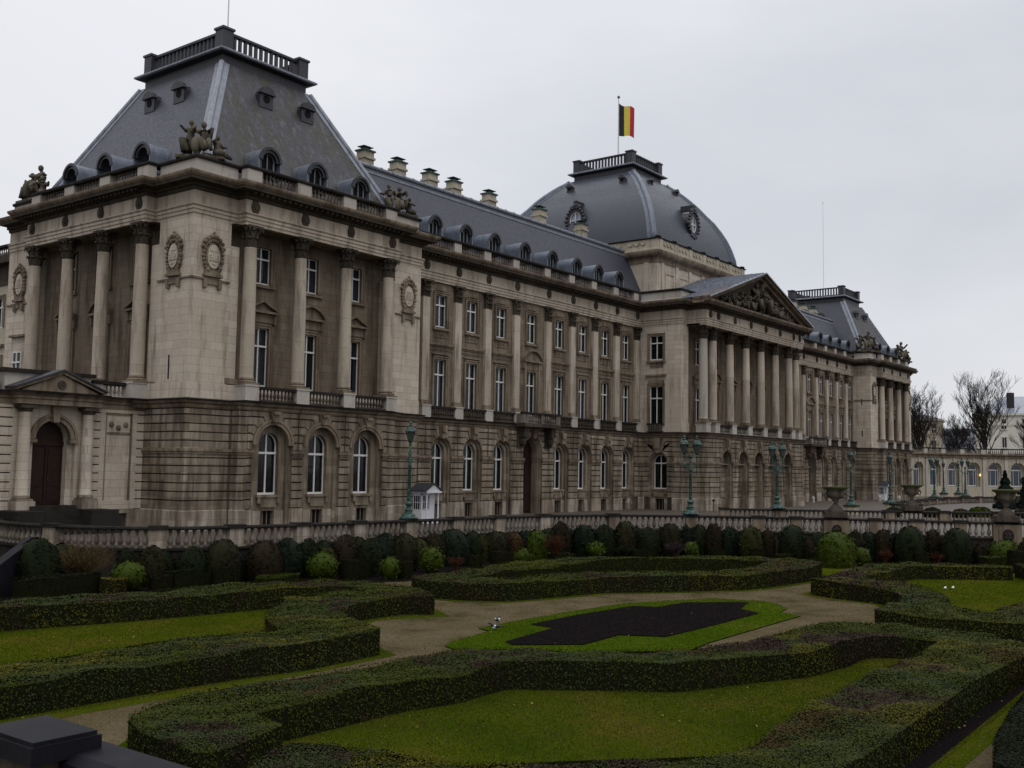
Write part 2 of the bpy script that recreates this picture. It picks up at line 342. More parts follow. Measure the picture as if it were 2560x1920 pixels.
# ================================================================ PALACE
G = -.5
palace = empty('palace', (67.5, 10, G), 'long grey brown stone palace with slate mansard roofs, a columned portico and a square dome', 'palace')
LINES = [.68, 1.245, 1.747, 2.23, 2.72, 3.2, 3.66, 4.14, 4.63, 5.12, 5.6, 6.1, 6.46]
def rust_profile():
    return [[(-.10, a + .01), (0, a + .01), (0, b - .065), (-.10, b - .065)] for a, b in zip(LINES, LINES[1:])]
def U(u0, u1, uc, r, zc, zb, zt, n=18):
    return [(u0, zb), (uc - r, zb)] + [(uc - r * math.cos(PI * i / n), zc + r * math.sin(PI * i / n)) for i in range(n + 1)] + [(uc + r, zb), (u1, zb), (u1, zt), (u0, zt)]
def ring(mb, T, uc, zc, ri, ro, v0, v1, a0=0, a1=PI, n=18):
    for i in range(n):
        a, b = a0 + (a1 - a0) * i / n, a0 + (a1 - a0) * (i + 1) / n
        mb.prism(T, [(uc + ri * math.cos(a), zc + ri * math.sin(a)), (uc + ro * math.cos(a), zc + ro * math.sin(a)), (uc + ro * math.cos(b), zc + ro * math.sin(b)), (uc + ri * math.cos(b), zc + ri * math.sin(b))], v0, v1)
def arch_window(T, uc, zc, r, sill, v, par, curt=True, name='window'):
    f = MB(); ht = .07
    ring(f, T, uc, zc, r - ht, r, v, v + .08)
    f.box(T, uc - r, uc - r + ht, v, v + .08, sill, zc); f.box(T, uc + r - ht, uc + r, v, v + .08, sill, zc)
    f.box(T, uc - r, uc + r, v, v + .1, sill, sill + .12); f.box(T, uc - .045, uc + .045, v + .002, v + .09, sill, zc + r - .02)
    f.box(T, uc - r, uc + r, v + .004, v + .12, 3.93, 4.06)
    o = f.build(name, 'white', par)
    g = MB(); g.prism(T, [(uc - r * math.cos(PI * i / 14), zc + r * math.sin(PI * i / 14)) for i in range(15)][::-1] + [(uc - r, sill), (uc + r, sill)], v + .01, v + .03); g.build('pane', 'glass', o)
    if curt:
        c = MB(); wig = 10
        for sgn in (-1, 1):
            pts = [(uc + sgn * (r - .04 - (r * .42) * k / wig), (.06 if k % 2 else 0)) for k in range(wig + 1)]
            for (a, va), (b, vb) in zip(pts, pts[1:]): c.add([T(a, v - .2 + va, sill), T(b, v - .2 + vb, sill), T(b, v - .2 + vb, 3.95), T(a, v - .2 + va, 3.95)], [(0, 1, 2, 3)])
        c.build('curtain', 'shade', o)
    return o
GW = {k: MB() for k in ('groove', 'rustic', 'trim', 'plinth', 'dark', 'soot')}
def arch_bay(T, u0, u1, uc, r0, r1, r2, zc=4.45, sill=1.5, mould=True, par=palace, blind=False, door=False, windows=True):
    g = .046; top = 6.46; w_ = GW['rustic']
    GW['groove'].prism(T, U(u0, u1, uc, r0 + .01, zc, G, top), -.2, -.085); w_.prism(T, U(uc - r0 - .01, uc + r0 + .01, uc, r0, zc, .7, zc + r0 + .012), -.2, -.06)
    # pier blocks
    zs = [z for z in LINES if z <= 4.15]
    for a, b in zip(zs, zs[1:]):
        for x0, x1 in ((u0, uc - r0), (uc + r0, u1)):
            if x1 - x0 > .08: w_.box(T, x0, x1, -.09, 0, a + g, b - g)
    js = [(4.14, 0)] + [(z, math.asin(min(.93, max(.02, (z - zc) / (1.22 * r0))))) for z in LINES[8:12]] + [(top, R(80))]
    for sg, ue in ((1, u1), (-1, u0)):
        H = abs(ue - uc)
        def joint(z, th, first=False):
            if first: return [(r0, z), (H, z)]
            if z < zc or th < .03: return [(r0, max(z, zc - 9)), (H, z)]
            s_ = (r0 * math.cos(th), zc + r0 * math.sin(th)); L = (z - zc) / math.sin(th); e = (L * math.cos(th), z)
            if e[0] > H: k = (H - s_[0]) / (e[0] - s_[0]); return [s_, (H, s_[1] + (e[1] - s_[1]) * k)]
            return [s_, e, (H, z)] if z < top else [s_, e]
        prev = joint(4.14, 0, True); pth = 0
        for z, th in js[1:]:
            cur = joint(z, th); a0 = 0 if prev[0][1] <= zc else pth; a1 = th if cur[0][1] > zc else 0
            arc = [(r0 * math.cos(a0 + (a1 - a0) * i / 4), zc + r0 * math.sin(a0 + (a1 - a0) * i / 4)) for i in range(5)] if a1 > a0 else []
            poly = prev + (cur[::-1] if z < top else [(H, top)] * (1 if H > cur[-1][0] else 0) + cur[::-1]) + arc[::-1][1:]
            cl = []
            for q in poly:
                if not cl or (abs(q[0] - cl[-1][0]) + abs(q[1] - cl[-1][1])) > .02: cl.append(q)
            if abs(cl[0][0] - cl[-1][0]) + abs(cl[0][1] - cl[-1][1]) < .02: cl.pop()
            if len(cl) >= 3: w_.prism(T, [(uc + sg * x, z_) for x, z_ in inset(cl, g)], -.09, 0)
            prev = cur; pth = th
    # keystone
    k0 = r0 - .12
    GW['soot' if False else 'trim'].prism(T, [(uc - .17, zc + k0), (uc + .17, zc + k0), (uc + .3, top), (uc - .3, top)], -.1, .22)
    GW['trim'].prism(T, [(uc - .22, zc + k0 + .45), (uc + .22, zc + k0 + .45), (uc + .3, top - .02), (uc - .3, top - .02)], .2, .36)
    # string / impost
    for x0, x1 in ((u0, uc - r0), (uc + r0, u1)):
        if x1 - x0 > .08: GW['trim'].box(T, x0 - (0 if x0 == u0 else .06), x1 + (0 if x1 == u1 else .06), -.05, .13, 3.97, 4.15); GW['trim'].box(T, x0, x1, -.05, .07, 3.85, 3.97)
    if mould: ring(GW['trim'], T, uc, zc, r1, r0, -.12, .05, 0, PI); ring(GW['trim'], T, uc, zc, r0 - .08, r0 + .05, .045, .10)
    l1 = -.2; GW['rustic'].prism(T, U(uc - r0 - .1, uc + r0 + .1, uc, r1, zc, G, zc + r0 + .1), l1 - (.7 if blind else .18), l1 - .003)
    dep = l1 - .18
    if blind:
        for z0, z1 in zip(LINES, LINES[1:]):
            if z1 < zc - .3: w_.box(T, uc - r1 - .05, uc + r1 + .05, dep - .4, dep - .32, z0 + g, z1 - g)
        w_.box(T, uc - r1 - .05, uc + r1 + .05, dep - .5, dep - .4, G, zc + r0)
        w_.box(T, uc - r1 - .01, uc + r1 + .01, dep - .32, dep + .02, zc - .25, zc - .15); return
    w_.box(T, uc - r0 - .1, uc - r1, dep - .5, dep, G, zc) if False else None
    if door:
        w_.prism(T, U(uc - r0 - .1, uc + r0 + .1, uc, r1 - .08, zc, G, zc + r0 + .1), dep - .75, dep - .003)
        dm = MB(); v = dep - .72; r = r1 - .06
        dm.prism(T, [(uc - r * math.cos(PI * i / 14), zc + r * math.sin(PI * i / 14)) for i in range(15)][::-1] + [(uc - r, G), (uc + r, G)], v, v + .06)
        for sx in (-1, 1):
            for a, b in ((G + .2, 1.0), (1.2, 3.6), (4.2, 5.0)): dm.box(T, uc + sx * r * .5 - r * .34, uc + sx * r * .5 + r * .34, v + .06, v + .1, a, b)
        dm.box(T, uc - r, uc + r, v + .06, v + .14, 3.75, 3.95); dm.box(T, uc - .05, uc + .05, v + .06, v + .12, G, 3.75)
        d_ = dm.build('door', 'door', par); h = MB(); h.box(T, uc + .1, uc + .14, v + .12, v + .2, .7, .95); h.build('handle', 'iron', d_); return
    w_.prism(T, U(uc - r0 - .1, uc + r0 + .1, uc, r2, zc, sill - .02, zc + r0 + .1), dep - .45, dep - .003)
    # apron below the sill with cellar window
    w_.box(T, uc - r1, uc + r1, dep - .40, dep - .006, .55, sill - .021); GW['plinth'].box(T, uc - r1, uc - .5, dep - .4, dep + .06, G, .55); GW['plinth'].box(T, uc + .5, uc + r1, dep - .4, dep + .06, G, .55)
    w_.box(T, uc - .6, uc + .6, dep, dep + .10, .75, sill - .16)
    GW['trim'].box(T, uc - r2 - .18, uc + r2 + .18, dep - .4, dep + .2, sill - .15, sill - .003)
    for sx in (-1, 1): GW['trim'].box(T, uc + sx * (r2 - .02) - .09, uc + sx * (r2 - .02) + .09, dep, dep + .17, sill - .5, sill - .15)
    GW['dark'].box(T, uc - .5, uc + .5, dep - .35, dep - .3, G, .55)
    if windows:
        for sx in (-.17, .17): GW['trim'].box(T, uc + sx - .03, uc + sx + .03, dep - .25, dep - .2, G, .55)
        arch_window(T, uc, zc, r2, sill, dep - .35, par)
def plinths(T, segs):
    for a, b in segs: GW['plinth'].box(T, a, b, -.3, .06, G, .66)
def rect_window(T, uc, w, z0, z1, v, par, trans=None, curt='curtain', name='window', sur=True, wall_v=None):
    f = MB(); h = .055; a, b = uc - w / 2, uc + w / 2
    f.box(T, a, a + h, v, v + .08, z0, z1); f.box(T, b - h, b, v, v + .08, z0, z1); f.box(T, a + h, b - h, v, v + .08, z0, z0 + .1); f.box(T, a + h, b - h, v, v + .08, z1 - h, z1)
    f.box(T, uc - .04, uc + .04, v + .002, v + .1, z0 + .1, z1 - h)
    if trans: f.box(T, a + .01, b - .01, v + .004, v + .12, trans - .055, trans + .055)
    o = f.build(name, 'white', par)
    g = MB(); g.box(T, a + .02, b - .02, v + .01, v + .03, z0 + .02, z1 - .02); g.build('pane', 'glass', o)
    if curt:
        c = MB(); n = 9; fr = random.choice((.18, .26, .32, .36, .42, .46, .49)); curt = random.choice((curt, curt, 'curtain2', 'shade')) if curt == 'curtain' else curt
        for sgn in (-1, 1):
            pts = [(uc + sgn * (w / 2 - .03 - w * fr * k / n), (.07 if k % 2 else 0)) for k in range(n + 1)]
            for (p, va), (q, vb) in zip(pts, pts[1:]): c.add([T(p, v - .12 + va, z0 + .03), T(q, v - .12 + vb, z0 + .03), T(q, v - .12 + vb, z1 - .03), T(p, v - .12 + va, z1 - .03)], [(0, 1, 2, 3)])
        c.build('curtain', curt, o)
        if random.random() < .3: q_ = MB(); q_.box(T, a + .05, b - .05, v - .09, v - .07, z1 - (z1 - z0) * random.uniform(.1, .3), z1 - .03); q_.build('blind', 'curtain2', o)
    return o
UW = {k: MB() for k in ('wall', 'ashlar', 'trim', 'dark')}
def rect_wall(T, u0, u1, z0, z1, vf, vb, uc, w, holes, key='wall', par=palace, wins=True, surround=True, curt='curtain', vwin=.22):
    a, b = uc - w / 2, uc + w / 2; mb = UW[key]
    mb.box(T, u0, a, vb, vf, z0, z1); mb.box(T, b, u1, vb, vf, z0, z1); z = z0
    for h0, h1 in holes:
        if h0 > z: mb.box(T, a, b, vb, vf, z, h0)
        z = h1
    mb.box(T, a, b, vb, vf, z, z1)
    for i, (h0, h1) in enumerate(holes):
        if surround:
            t = UW['trim']; s_ = .24
            for x0, x1 in ((a - s_, a), (b, b + s_)): t.box(T, x0, x1, vf - .02, vf + .07, h0, h1)
            for x0, x1 in ((a - s_, a - s_ + .08), (b + s_ - .08, b + s_)): t.box(T, x0, x1, vf + .07, vf + .12, h0, h1 + s_)
            t.box(T, a - s_, b + s_, vf - .02, vf + .07, h1, h1 + s_); t.box(T, a - s_, b + s_, vf + .07, vf + .12, h1 + s_ - .08, h1 + s_)
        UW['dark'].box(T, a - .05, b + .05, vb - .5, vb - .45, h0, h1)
        if wins: rect_window(T, uc, w, h0, h1, vf - vwin, par, h0 + (h1 - h0) * .69, curt)
def capital_mb(T, uc, vc, z0, z1, r, square=False):
    mb = MB(); H = z1 - z0
    mb.lathe(T, (uc, vc, z0), [(r * 1.02, 0), (r * 1.12, .03), (r * 1.12, .08), (r * .98, .1), (r * 1.0, H * .55), (r * 1.25, H * .85), (r * 1.45, H * .88)], 10)
    for k, (zz, rr, hh) in enumerate(((.08, 1.05, .42), (.42, 1.08, .46))):
        for i in range(8):
            a = 2 * PI * (i + .5 * k) / 8; ca, sa = math.cos(a), math.sin(a); tx, ty = -sa, ca; wl = r * .34; pr = []
            for (fr, fz, fw) in ((rr, zz, 1), (rr * 1.12, zz + hh * .6, 1), (rr * 1.5, zz + hh * .95, .8), (rr * 1.55, zz + hh * .78, .4)):
                for s_ in (-1, 1): pr.append(T(uc + r * fr * ca + tx * wl * fw * s_, vc + r * fr * sa + ty * wl * fw * s_, z0 + H * fz if fz < 1.1 else z0 + H))
            mb.add(pr, [(0, 1, 3, 2), (2, 3, 5, 4), (4, 5, 7, 6)])
    for i in range(4):
        a = PI / 4 + PI / 2 * i
        p = [T(uc + r * q * math.cos(a), vc + r * q * math.sin(a), z0 + H * z) for q, z in ((1.1, .6), (1.45, .78), (1.78, .9), (1.95, .84), (1.85, .74))]
        mb.tube(p, [r * .12, r * .14, r * .17, r * .15, r * .1], 5)
        mb.tube([T(uc + r * 1.35 * math.cos(a + PI / 4), vc + r * 1.35 * math.sin(a + PI / 4), z0 + H * .86), T(uc + r * 1.35 * math.cos(a + PI / 4), vc + r * 1.35 * math.sin(a + PI / 4), z0 + H * 1.0)], [r * .2, r * .2], 5)
    q = r * 1.42
    mb.box(T, uc - q, uc + q, vc - q, vc + q, z1 - H * .11, z1 - .004)
    return mb
def column(T, uc, vc, par=palace, r=.41, z0=7.95, z1=17.4, name='column', ped=(.50, .62), pz=7.02, mat='column'):
    s_ = MB(); s_.lathe(T, (uc, vc, z0), [(r * 1.12, .36), (r * 1.02, .46), (r, .6), (r, 2.6), (r * .97, 5), (r * .92, 7), (r * .87, z1 - 1.35 - z0), (r * .93, z1 - 1.30 - z0)], 20)
    o = s_.build(name, mat, par, smooth=True)
    b = MB(); b.box(T, uc - r * 1.4, uc + r * 1.4, vc - r * 1.4, vc + r * 1.4, z0, z0 + .12)
    b.lathe(T, (uc, vc, z0), [(r * 1.3, .12), (r * 1.38, .17), (r * 1.3, .23), (r * 1.1, .25), (r * 1.12, .29), (r * 1.2, .33), (r * 1.12, .37)], 16); b.build('base', 'trim', o)
    capital_mb(T, uc, vc, z1 - 1.3, z1, r * .9).build('capital', 'soot_shade', o)
    if ped:
        p = MB(); p.box(T, uc - ped[0], uc + ped[0], vc - ped[1], vc + ped[1], pz, z0 - .1); p.box(T, uc - ped[0] - .04, uc + ped[0] + .04, vc - ped[1] - .04, vc + ped[1] + .04, z0 - .1, z0 - .003); p.build('pedestal', 'block', o)
    return o
def pilaster(T, uc, v0, par=palace, w=.78, pr=.24, ped=True, z0=7.95):
    s_ = MB(); s_.box(T, uc - w / 2, uc + w / 2, v0, v0 + pr, z0 + .35, 16.1); o = s_.build('pilaster', 'column', par)
    b = MB(); b.box(T, uc - w * .62, uc + w * .62, v0, v0 + pr + .12, z0, z0 + .15); b.box(T, uc - w * .56, uc + w * .56, v0, v0 + pr + .07, z0 + .15, z0 + .35); b.build('base', 'trim', o)
    c = MB(); c.box(T, uc - w * .52, uc + w * .52, v0, v0 + pr + .02, 16.1, 16.2); c.box(T, uc - w * .5, uc + w * .5, v0, v0 + pr, 16.2, 17.1); c.box(T, uc - w * .74, uc + w * .74, v0, v0 + pr + .2, 17.24, 17.395)
    for z, k in ((16.25, 4), (16.6, 3)):
        for i in range(k):
            x = uc + w * .9 * ((i + .5) / k - .5)
            c.prism(T, [(x - .11, z), (x + .11, z), (x + .11, z + .32), (x - .11, z + .32)], v0 + pr, v0 + pr + .05); c.box(T, x - .08, x + .08, v0 + pr + .05, v0 + pr + .17, z + .24, z + .34)
    for sx in (-1, 1): c.tube([T(uc + sx * w * .25, v0 + pr + .06, 16.95), T(uc + sx * w * .5, v0 + pr + .14, 17.2), T(uc + sx * w * .66, v0 + pr + .18, 17.16), T(uc + sx * w * .62, v0 + pr + .16, 17.02)], [.06, .08, .09, .06], 5)
    c.build('capital', 'soot_shade', o)
    if ped:
        p = MB(); p.box(T, uc - .5, uc + .5, v0 - .1, v0 + pr + .22, 7.02, z0 - .1); p.box(T, uc - .54, uc + .54, v0 - .1, v0 + pr + .26, z0 - .1, z0 - .003); p.build('pedestal', 'block', o)
    return o
BAL = [(.075, 0), (.075, .08), (.05, .1), (.05, .14), (.1, .3), (.105, .38), (.085, .5), (.045, .68), (.045, .8), (.06, .84), (.06, .9), (.075, .93), (.075, 1)]
def baluster_row(mb, T, u0, u1, vc, z0, z1, sp=.31, k=1.0, n=7):
    c = max(1, int(round((u1 - u0) / sp))); st = (u1 - u0) / c
    for i in range(c): mb.lathe(T, (u0 + st * (i + .5), vc, z0), [(r * k, z * (z1 - z0)) for r, z in BAL], n, cap=False)
def balcony(T, u0, u1, vc, par=palace):          # low balustrade in front of the first floor windows
    mb = MB(); mb.box(T, u0, u1, vc - .14, vc + .14, 7.02, 7.12); baluster_row(mb, T, u0 + .04, u1 - .04, vc, 7.12, 7.72, .26, .95, 6); o = mb.build('balustrade', 'soot_shade', par)  # dark stone puts the shade of the window recess into the balusters
    r = MB(); r.box(T, u0, u1, vc - .17, vc + .17, 7.72, 7.88); r.build('coping', 'soot', o)
def roof_panel(T, u0, u1, vc, par=palace):
    mb = MB(); baluster_row(mb, T, u0 + .05, u1 - .05, vc, 20.05, 20.82, .30, 1.05, 6); mb.build('balustrade', 'baluster', par)
def roof_die(mb, T, uc, vc, w=.52):
    mb.box(T, uc - w, uc + w, vc - .28, vc + .28, 20.0, 20.83); mb.box(T, uc - w - .04, uc + w + .04, vc - .32, vc + .32, 19.82, 20.0)
def path_frames(path):
    for a, b in zip(path, path[1:]):
        L = math.hypot(b[0] - a[0], b[1] - a[1]); dx, dy = (b[0] - a[0]) / L, (b[1] - a[1]) / L
        yield L, (lambda u, v, z, a=a, dx=dx, dy=dy: (a[0] + dx * u + dy * v, a[1] + dy * u - dx * v, z))
D_ = 20.75
P_LEFT = [(0, D_), (0, 17.1), (-.7, 17.1), (-.7, 3.65), (0, 3.65), (0, 0), (3.1, 0), (3.1, -.7), (16.1, -.7), (16.1, 0), (19.2, 0), (19.2, 2.4)]
PATH = P_LEFT + [(54.2, 2.4), (54.2, -2.2), (55.3, -2.2), (55.3, -4.2), (79.7, -4.2), (79.7, -2.2), (80.8, -2.2), (80.8, 2.4)] + [(115.8, 2.4), (115.8, 0), (118.9, 0), (118.9, -.7), (131.9, -.7), (131.9, 0), (135, 0), (135, D_)]
# --- ground floor walls
T0 = TF(0); TP = TF(-.7); SIDE = TL(0); TW = TF(2.2)
MIR = lambda T: (lambda u, v, z: (135 - T(u, v, z)[0],) + tuple(T(u, v, z)[1:]))
rp = rust_profile()
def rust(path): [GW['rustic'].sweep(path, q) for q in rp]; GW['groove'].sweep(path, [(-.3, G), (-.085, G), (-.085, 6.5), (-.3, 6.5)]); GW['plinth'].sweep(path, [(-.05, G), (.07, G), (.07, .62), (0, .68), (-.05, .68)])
def string(path): GW['trim'].sweep(path, [(-.03, 3.85), (.07, 3.85), (.07, 3.97), (.13, 3.99), (.13, 4.15), (-.03, 4.15)])
for mir in (False, True):
    f = (lambda p: [(135 - x, y) for x, y in p[::-1]]) if mir else (lambda p: p)
    segs = [[(0, D_), (0, 0), (3.1, 0), (3.1, -.7), (3.75, -.7)], [(15.45, -.7), (16.1, -.7), (16.1, 0), (19.2, 0), (19.2, 2.2)], [(53.6, 2.2), (54.2, 2.2), (54.2, 1.9)], [(54.2, -1.2), (54.2, -2.2), (55.3, -2.2), (55.3, -4.2), (58.35, -4.2)]]
    for s_ in segs: rust(f(s_)); string(f(s_))
    for x in (5.7, 9.6, 13.5):
        arch_bay(MIR(TP) if mir else TP, x - 1.95, x + 1.95, x, 1.5, 1.22, .76, windows=not mir or True)
    edges = [18.7, 22.45, 26.2, 29.95, 33.8, 38.4, 42.2, 45.95, 49.8, 53.6]
    Tw = MIR(TW) if mir else TW
    for i in range(9):
        a, b = max(edges[i], 19.2), edges[i + 1]; c = (edges[i] + b) / 2
        vis = (i <= 4) if mir else (i >= 1)
        if i == 0 : arch_bay(Tw, a, b, c, 1.15, 1.02, .72, mould=False, windows=mir); continue
        if i == 4: arch_bay(Tw, a, b, c, 1.35, 1.25, .8, zc=4.6, mould=False, door=vis); continue
        arch_bay(Tw, a, b, c, 1.15, 1.02, .72, mould=False, windows=vis)
    plinths(MIR(TP) if mir else TP, [(3.75, 4.2), (7.2, 8.1), (11.1, 12.0), (15.0, 15.45)])
    plinths(Tw, [(edges[i] - .75, edges[i] + .75) for i in (1, 2, 3, 6, 7, 8)] + [(edges[4] - .7, edges[4] + .9), (edges[5] - .9, edges[5] + .7)])
arch_bay(TL(54.2), -1.2, 1.9, .35, 1.0, .9, .74, zc=4.1, mould=False)
arch_bay(MIR(TL(54.2)), -1.2, 1.9, .35, 1.0, .9, .74, zc=4.1, mould=False, windows=False)
for x in (59.9, 63.7, 67.5, 71.3, 75.1): arch_bay(TF(-4.2), x - 1.9 + (.35 if x < 60 else 0), x + 1.9 - (.35 if x > 75 else 0), x, 1.35, 1.12, .7, zc=4.2, blind=True)
plinths(TF(-4.2), [(58.35, 58.6), (61.2, 62.4), (65.0, 66.2), (68.8, 70.0), (72.6, 73.8), (76.4, 76.65)])
GW['groove'].build('wall_backing', 'soot_shade', palace); GW['rustic'].build('ground_floor_wall', 'rustic', palace); GW['trim'].build_split('string_course', 'trim', palace); GW['plinth'].build_split('plinth', 'plinth', palace); GW['dark'].build_split('cellar_opening', 'dark', palace)  # groove backing is a darker stone than the blocks in front
# ledge over the ground floor
lm = MB(); lm.sweep(PATH, [(-1.6, 6.46), (.04, 6.46), (.10, 6.56), (.10, 6.66), (.26, 6.74), (.34, 6.86), (-1.6, 6.86)]); lm.build('ledge', 'trim', palace)
lm = MB(); lm.sweep(PATH, [(-1.7, 6.86), (.37, 6.86), (.40, 6.94), (.0, 7.018), (-1.7, 7.018)]); lm.build('ledge_cap', 'soot', palace)
# --- upper floors
def cartouche(T, uc, vf, zc=15.2, par=palace, k=1.0):
    mb = MB()
    prof = [(uc + .52 * k * math.cos(2 * PI * i / 20), zc + .80 * k * math.sin(2 * PI * i / 20)) for i in range(20)]
    mb.prism(T, prof, vf - .02, vf + .12)
    prof2 = [(uc + .43 * k * math.cos(2 * PI * i / 20), zc + .70 * k * math.sin(2 * PI * i / 20)) for i in range(20)]
    o_ = MB(); o_.prism(T, prof2, vf + .12, vf + .18)
    # raised emblem: balance beam over three upright strokes, and a bar below
    for x in (-.14, 0, .14): o_.box(T, uc + x * k - .03, uc + x * k + .03, vf + .18, vf + .23, zc - .12, zc + .36)
    o_.box(T, uc - .24, uc + .24, vf + .18, vf + .22, zc + .30, zc + .36); o_.box(T, uc - .34, uc + .34, vf + .18, vf + .23, zc - .24, zc - .17)
    for sx in (-1, 1): ring(o_, T, uc + sx * .24, zc + .02, .06, .10, vf + .18, vf + .22, 0, 2 * PI, 8)
    o_.prism(T, [(uc - .12, zc - .42), (uc + .1, zc - .5), (uc + .14, zc - .42), (uc - .02, zc - .36)], vf + .18, vf + .22)
    for i in range(26):
        a = 2 * PI * i / 26
        if math.sin(a) < -.9: continue
        rr = random.uniform(.8, 1.2) * (.13 if i % 2 else .10); c = T(uc + .66 * k * math.cos(a), vf + .12, zc + .96 * k * math.sin(a)); mb.ell(c, (rr, rr, rr * 1.1), 6, 4)
    for x, z, r_ in ((0, 1.38, .1), (0, 1.2, .17), (-.22, 1.14, .14), (.22, 1.14, .14), (-.42, 1.0, .15), (.42, 1.0, .15), (-.6, .82, .14), (.6, .82, .14), (-.72, .55, .12), (.72, .55, .12)):
        c = T(uc + x, vf + .14, zc + z); mb.ell(c, (r_, r_, r_), 6, 4)
    mb.box(T, uc - .62, uc + .62, vf - .02, vf + .26, zc - 1.18, zc - 1.02); mb.box(T, uc - .5, uc + .5, vf - .02, vf + .18, zc - 1.02, zc - .82)
    c = mb.build('cartouche', 'trim', par); o_.build('shield', 'ashlar', c)
    b = MB(); b.box(T, uc - .55, uc + .55, vf, vf + .12, zc - 1.62, zc - 1.34)
    for sx in (-1, 1): b.box(T, uc + sx * .5 - .1, uc + sx * .5 + .1, vf, vf + .2, zc - 1.85, zc - 1.34)
    b.build('bracket', 'trim', c)
def ped_hood(T, uc, vf, tri, z=12.55, w=1.15):
    t = UW['trim']; t.box(T, uc - w, uc + w, vf - .02, vf + .34, z, z + .14); t.box(T, uc - w + .1, uc + w - .1, vf - .02, vf + .08, z - .55, z)
    for sx in (-1, 1): t.box(T, uc + sx * (w - .12) - .09, uc + sx * (w - .12) + .09, vf, vf + .22, z - .6, z)
    if tri:
        for sx in (-1, 1): t.prism(T, [(uc + sx * w, z + .14), (uc + sx * w, z + .26), (uc, z + .82), (uc, z + .68)], vf - .02, vf + .34)
        t.prism(T, [(uc - w + .2, z + .14), (uc + w - .2, z + .14), (uc, z + .7)], vf - .02, vf + .1)
    else:
        R_ = w * 1.12; n = 12; a0 = math.asin(w / R_); zc = z + .14 - R_ * math.cos(a0)
        pts = [(uc + R_ * math.sin(-a0 + 2 * a0 * i / n), zc + R_ * math.cos(-a0 + 2 * a0 * i / n)) for i in range(n + 1)]
        for (x0, z0), (x1, z1) in zip(pts, pts[1:]): t.prism(T, [(x0, z0), (x1, z1), (x1, z1 + .13), (x0, z0 + .13)], vf - .02, vf + .34)
        t.prism(T, pts, vf - .02, vf + .1)
def pav_front(T, vis=True, far=False):
    # outer piers, recessed window wall and columns; T has v=0 on the pier face
    a = UW['ashlar']
    a.box(T, 16.55, 19.2, -2.7, 0, 7.0, 17.4)
    a.box(T, 2.6, 3.28, -.9, -.02, 8.3, 16.1); a.box(T, 15.95, 16.6, -.9, -.02, 8.3, 16.1)
    for x in (2.6, 15.95): UW['trim'].box(T, x - .06, x + .74, -.9, .06, 7.95, 8.3)
    for x in (2.95, 16.27): UW['dark'].box(T, 0, 0.001, 0, .001, 7.1, 7.101)
    a.box(T, -.07, 19.2, -.9, .07, 7.0, 7.9)
    for i, x in enumerate((5.7, 9.6, 13.5)):
        rect_wall(T, x - 1.95 - (1.2 if i == 0 else 0), x + 1.95 + (1.2 if i == 2 else 0), 7.0, 17.42, -.9, -1.35, x, 1.34, [(8.05, 11.65), (14.35, 16.62)], wins=vis, curt='curtain')
        ped_hood(T, x, -.9, i != 1)
        UW['trim'].box(T, x - 1.0, x + 1.0, -.9, -.72, 14.12, 14.3)
        balcony(T, x - 1.4, x + 1.4, .86)
    for x in (3.75, 7.65, 11.55, 15.45): column(T, x, .42)
    UW['trim'].box(T, 2.6, 16.6, -1.4, .5, 17.36, 17.42)
    cartouche(T, 17.85, 0)
    UW['trim'].box(T, 16.62, 19.22, -.2, .09, 13.82, 13.93)
    if far: UW['trim'].box(T, 0, 2.6, -.2, .09, 13.82, 13.93)
    cartouche(T, 1.35, 0)
pav_front(T0); T2 = lambda u, v, z: (115.8 + u, -v, z); pav_front(T2, False, True)
a = UW['ashlar']
a.box(T0, 0, 2.65, -3.2, 0, 7.0, 17.4); a.box(T2, .003, 2.65, -3.2, -.001, 7.0, 17.4); UW['trim'].sweep([(0, 3.2), (0, 0), (2.6, 0)], [(-.1, 13.82), (.09, 13.82), (.1, 13.93), (-.1, 13.93)])
for z0 in (8.6, 13.2): UW['dark'].box(TL(115.8), 1.2, 1.36, -.1, .012, z0, z0 + .9)
UW['trim'].sweep([(115.8, 2.4), (115.8, 0)], [(-.1, 13.82), (.09, 13.82), (.1, 13.93), (-.1, 13.93)])
UW['dark'].box(SIDE, 1.75, 1.88, -.1, .012, 8.1, 9.5)
cartouche(SIDE, 1.6, 0)
# left side of the near pavilion
a.box(SIDE, .1, D_, -.9, .068, 7.0, 7.896); a.box(SIDE, 17.5, D_, -3.0, 0, 7.0, 17.4); a.box(SIDE, 3.2, 3.95, -.9, -.02, 8.0, 16.1); UW['trim'].box(SIDE, 3.1, 4.0, -.9, .06, 7.6, 8.0)
for i, u in enumerate((6.33, 10.38, 14.43)):
    rect_wall(SIDE, u - 2.03 - (1.1 if i == 0 else 0), u + 2.02 + (1.1 if i == 2 else 0), 7.0, 17.42, -.9, -1.35, u, 1.34, [(8.05, 11.65), (14.35, 16.62)])
    ped_hood(SIDE, u, -.9, i != 1); UW['trim'].box(SIDE, u - 1.0, u + 1.0, -.9, -.72, 14.12, 14.3)
for u in (4.3, 8.35, 12.4, 16.45): column(SIDE, u, .42)
UW['trim'].box(SIDE, 3.2, 17.5, -1.4, .5, 17.36, 17.42); cartouche(SIDE, 19.0, 0); UW['trim'].box(SIDE, 17.5, D_, -.1, .09, 13.82, 13.93)
rect_window(SIDE, 18.9, 1.1, 8.2, 10.6, .02, palace, 9.9); UW['trim'].box(SIDE, 18.0, 19.8, 0, .25, 11.6, 11.75)
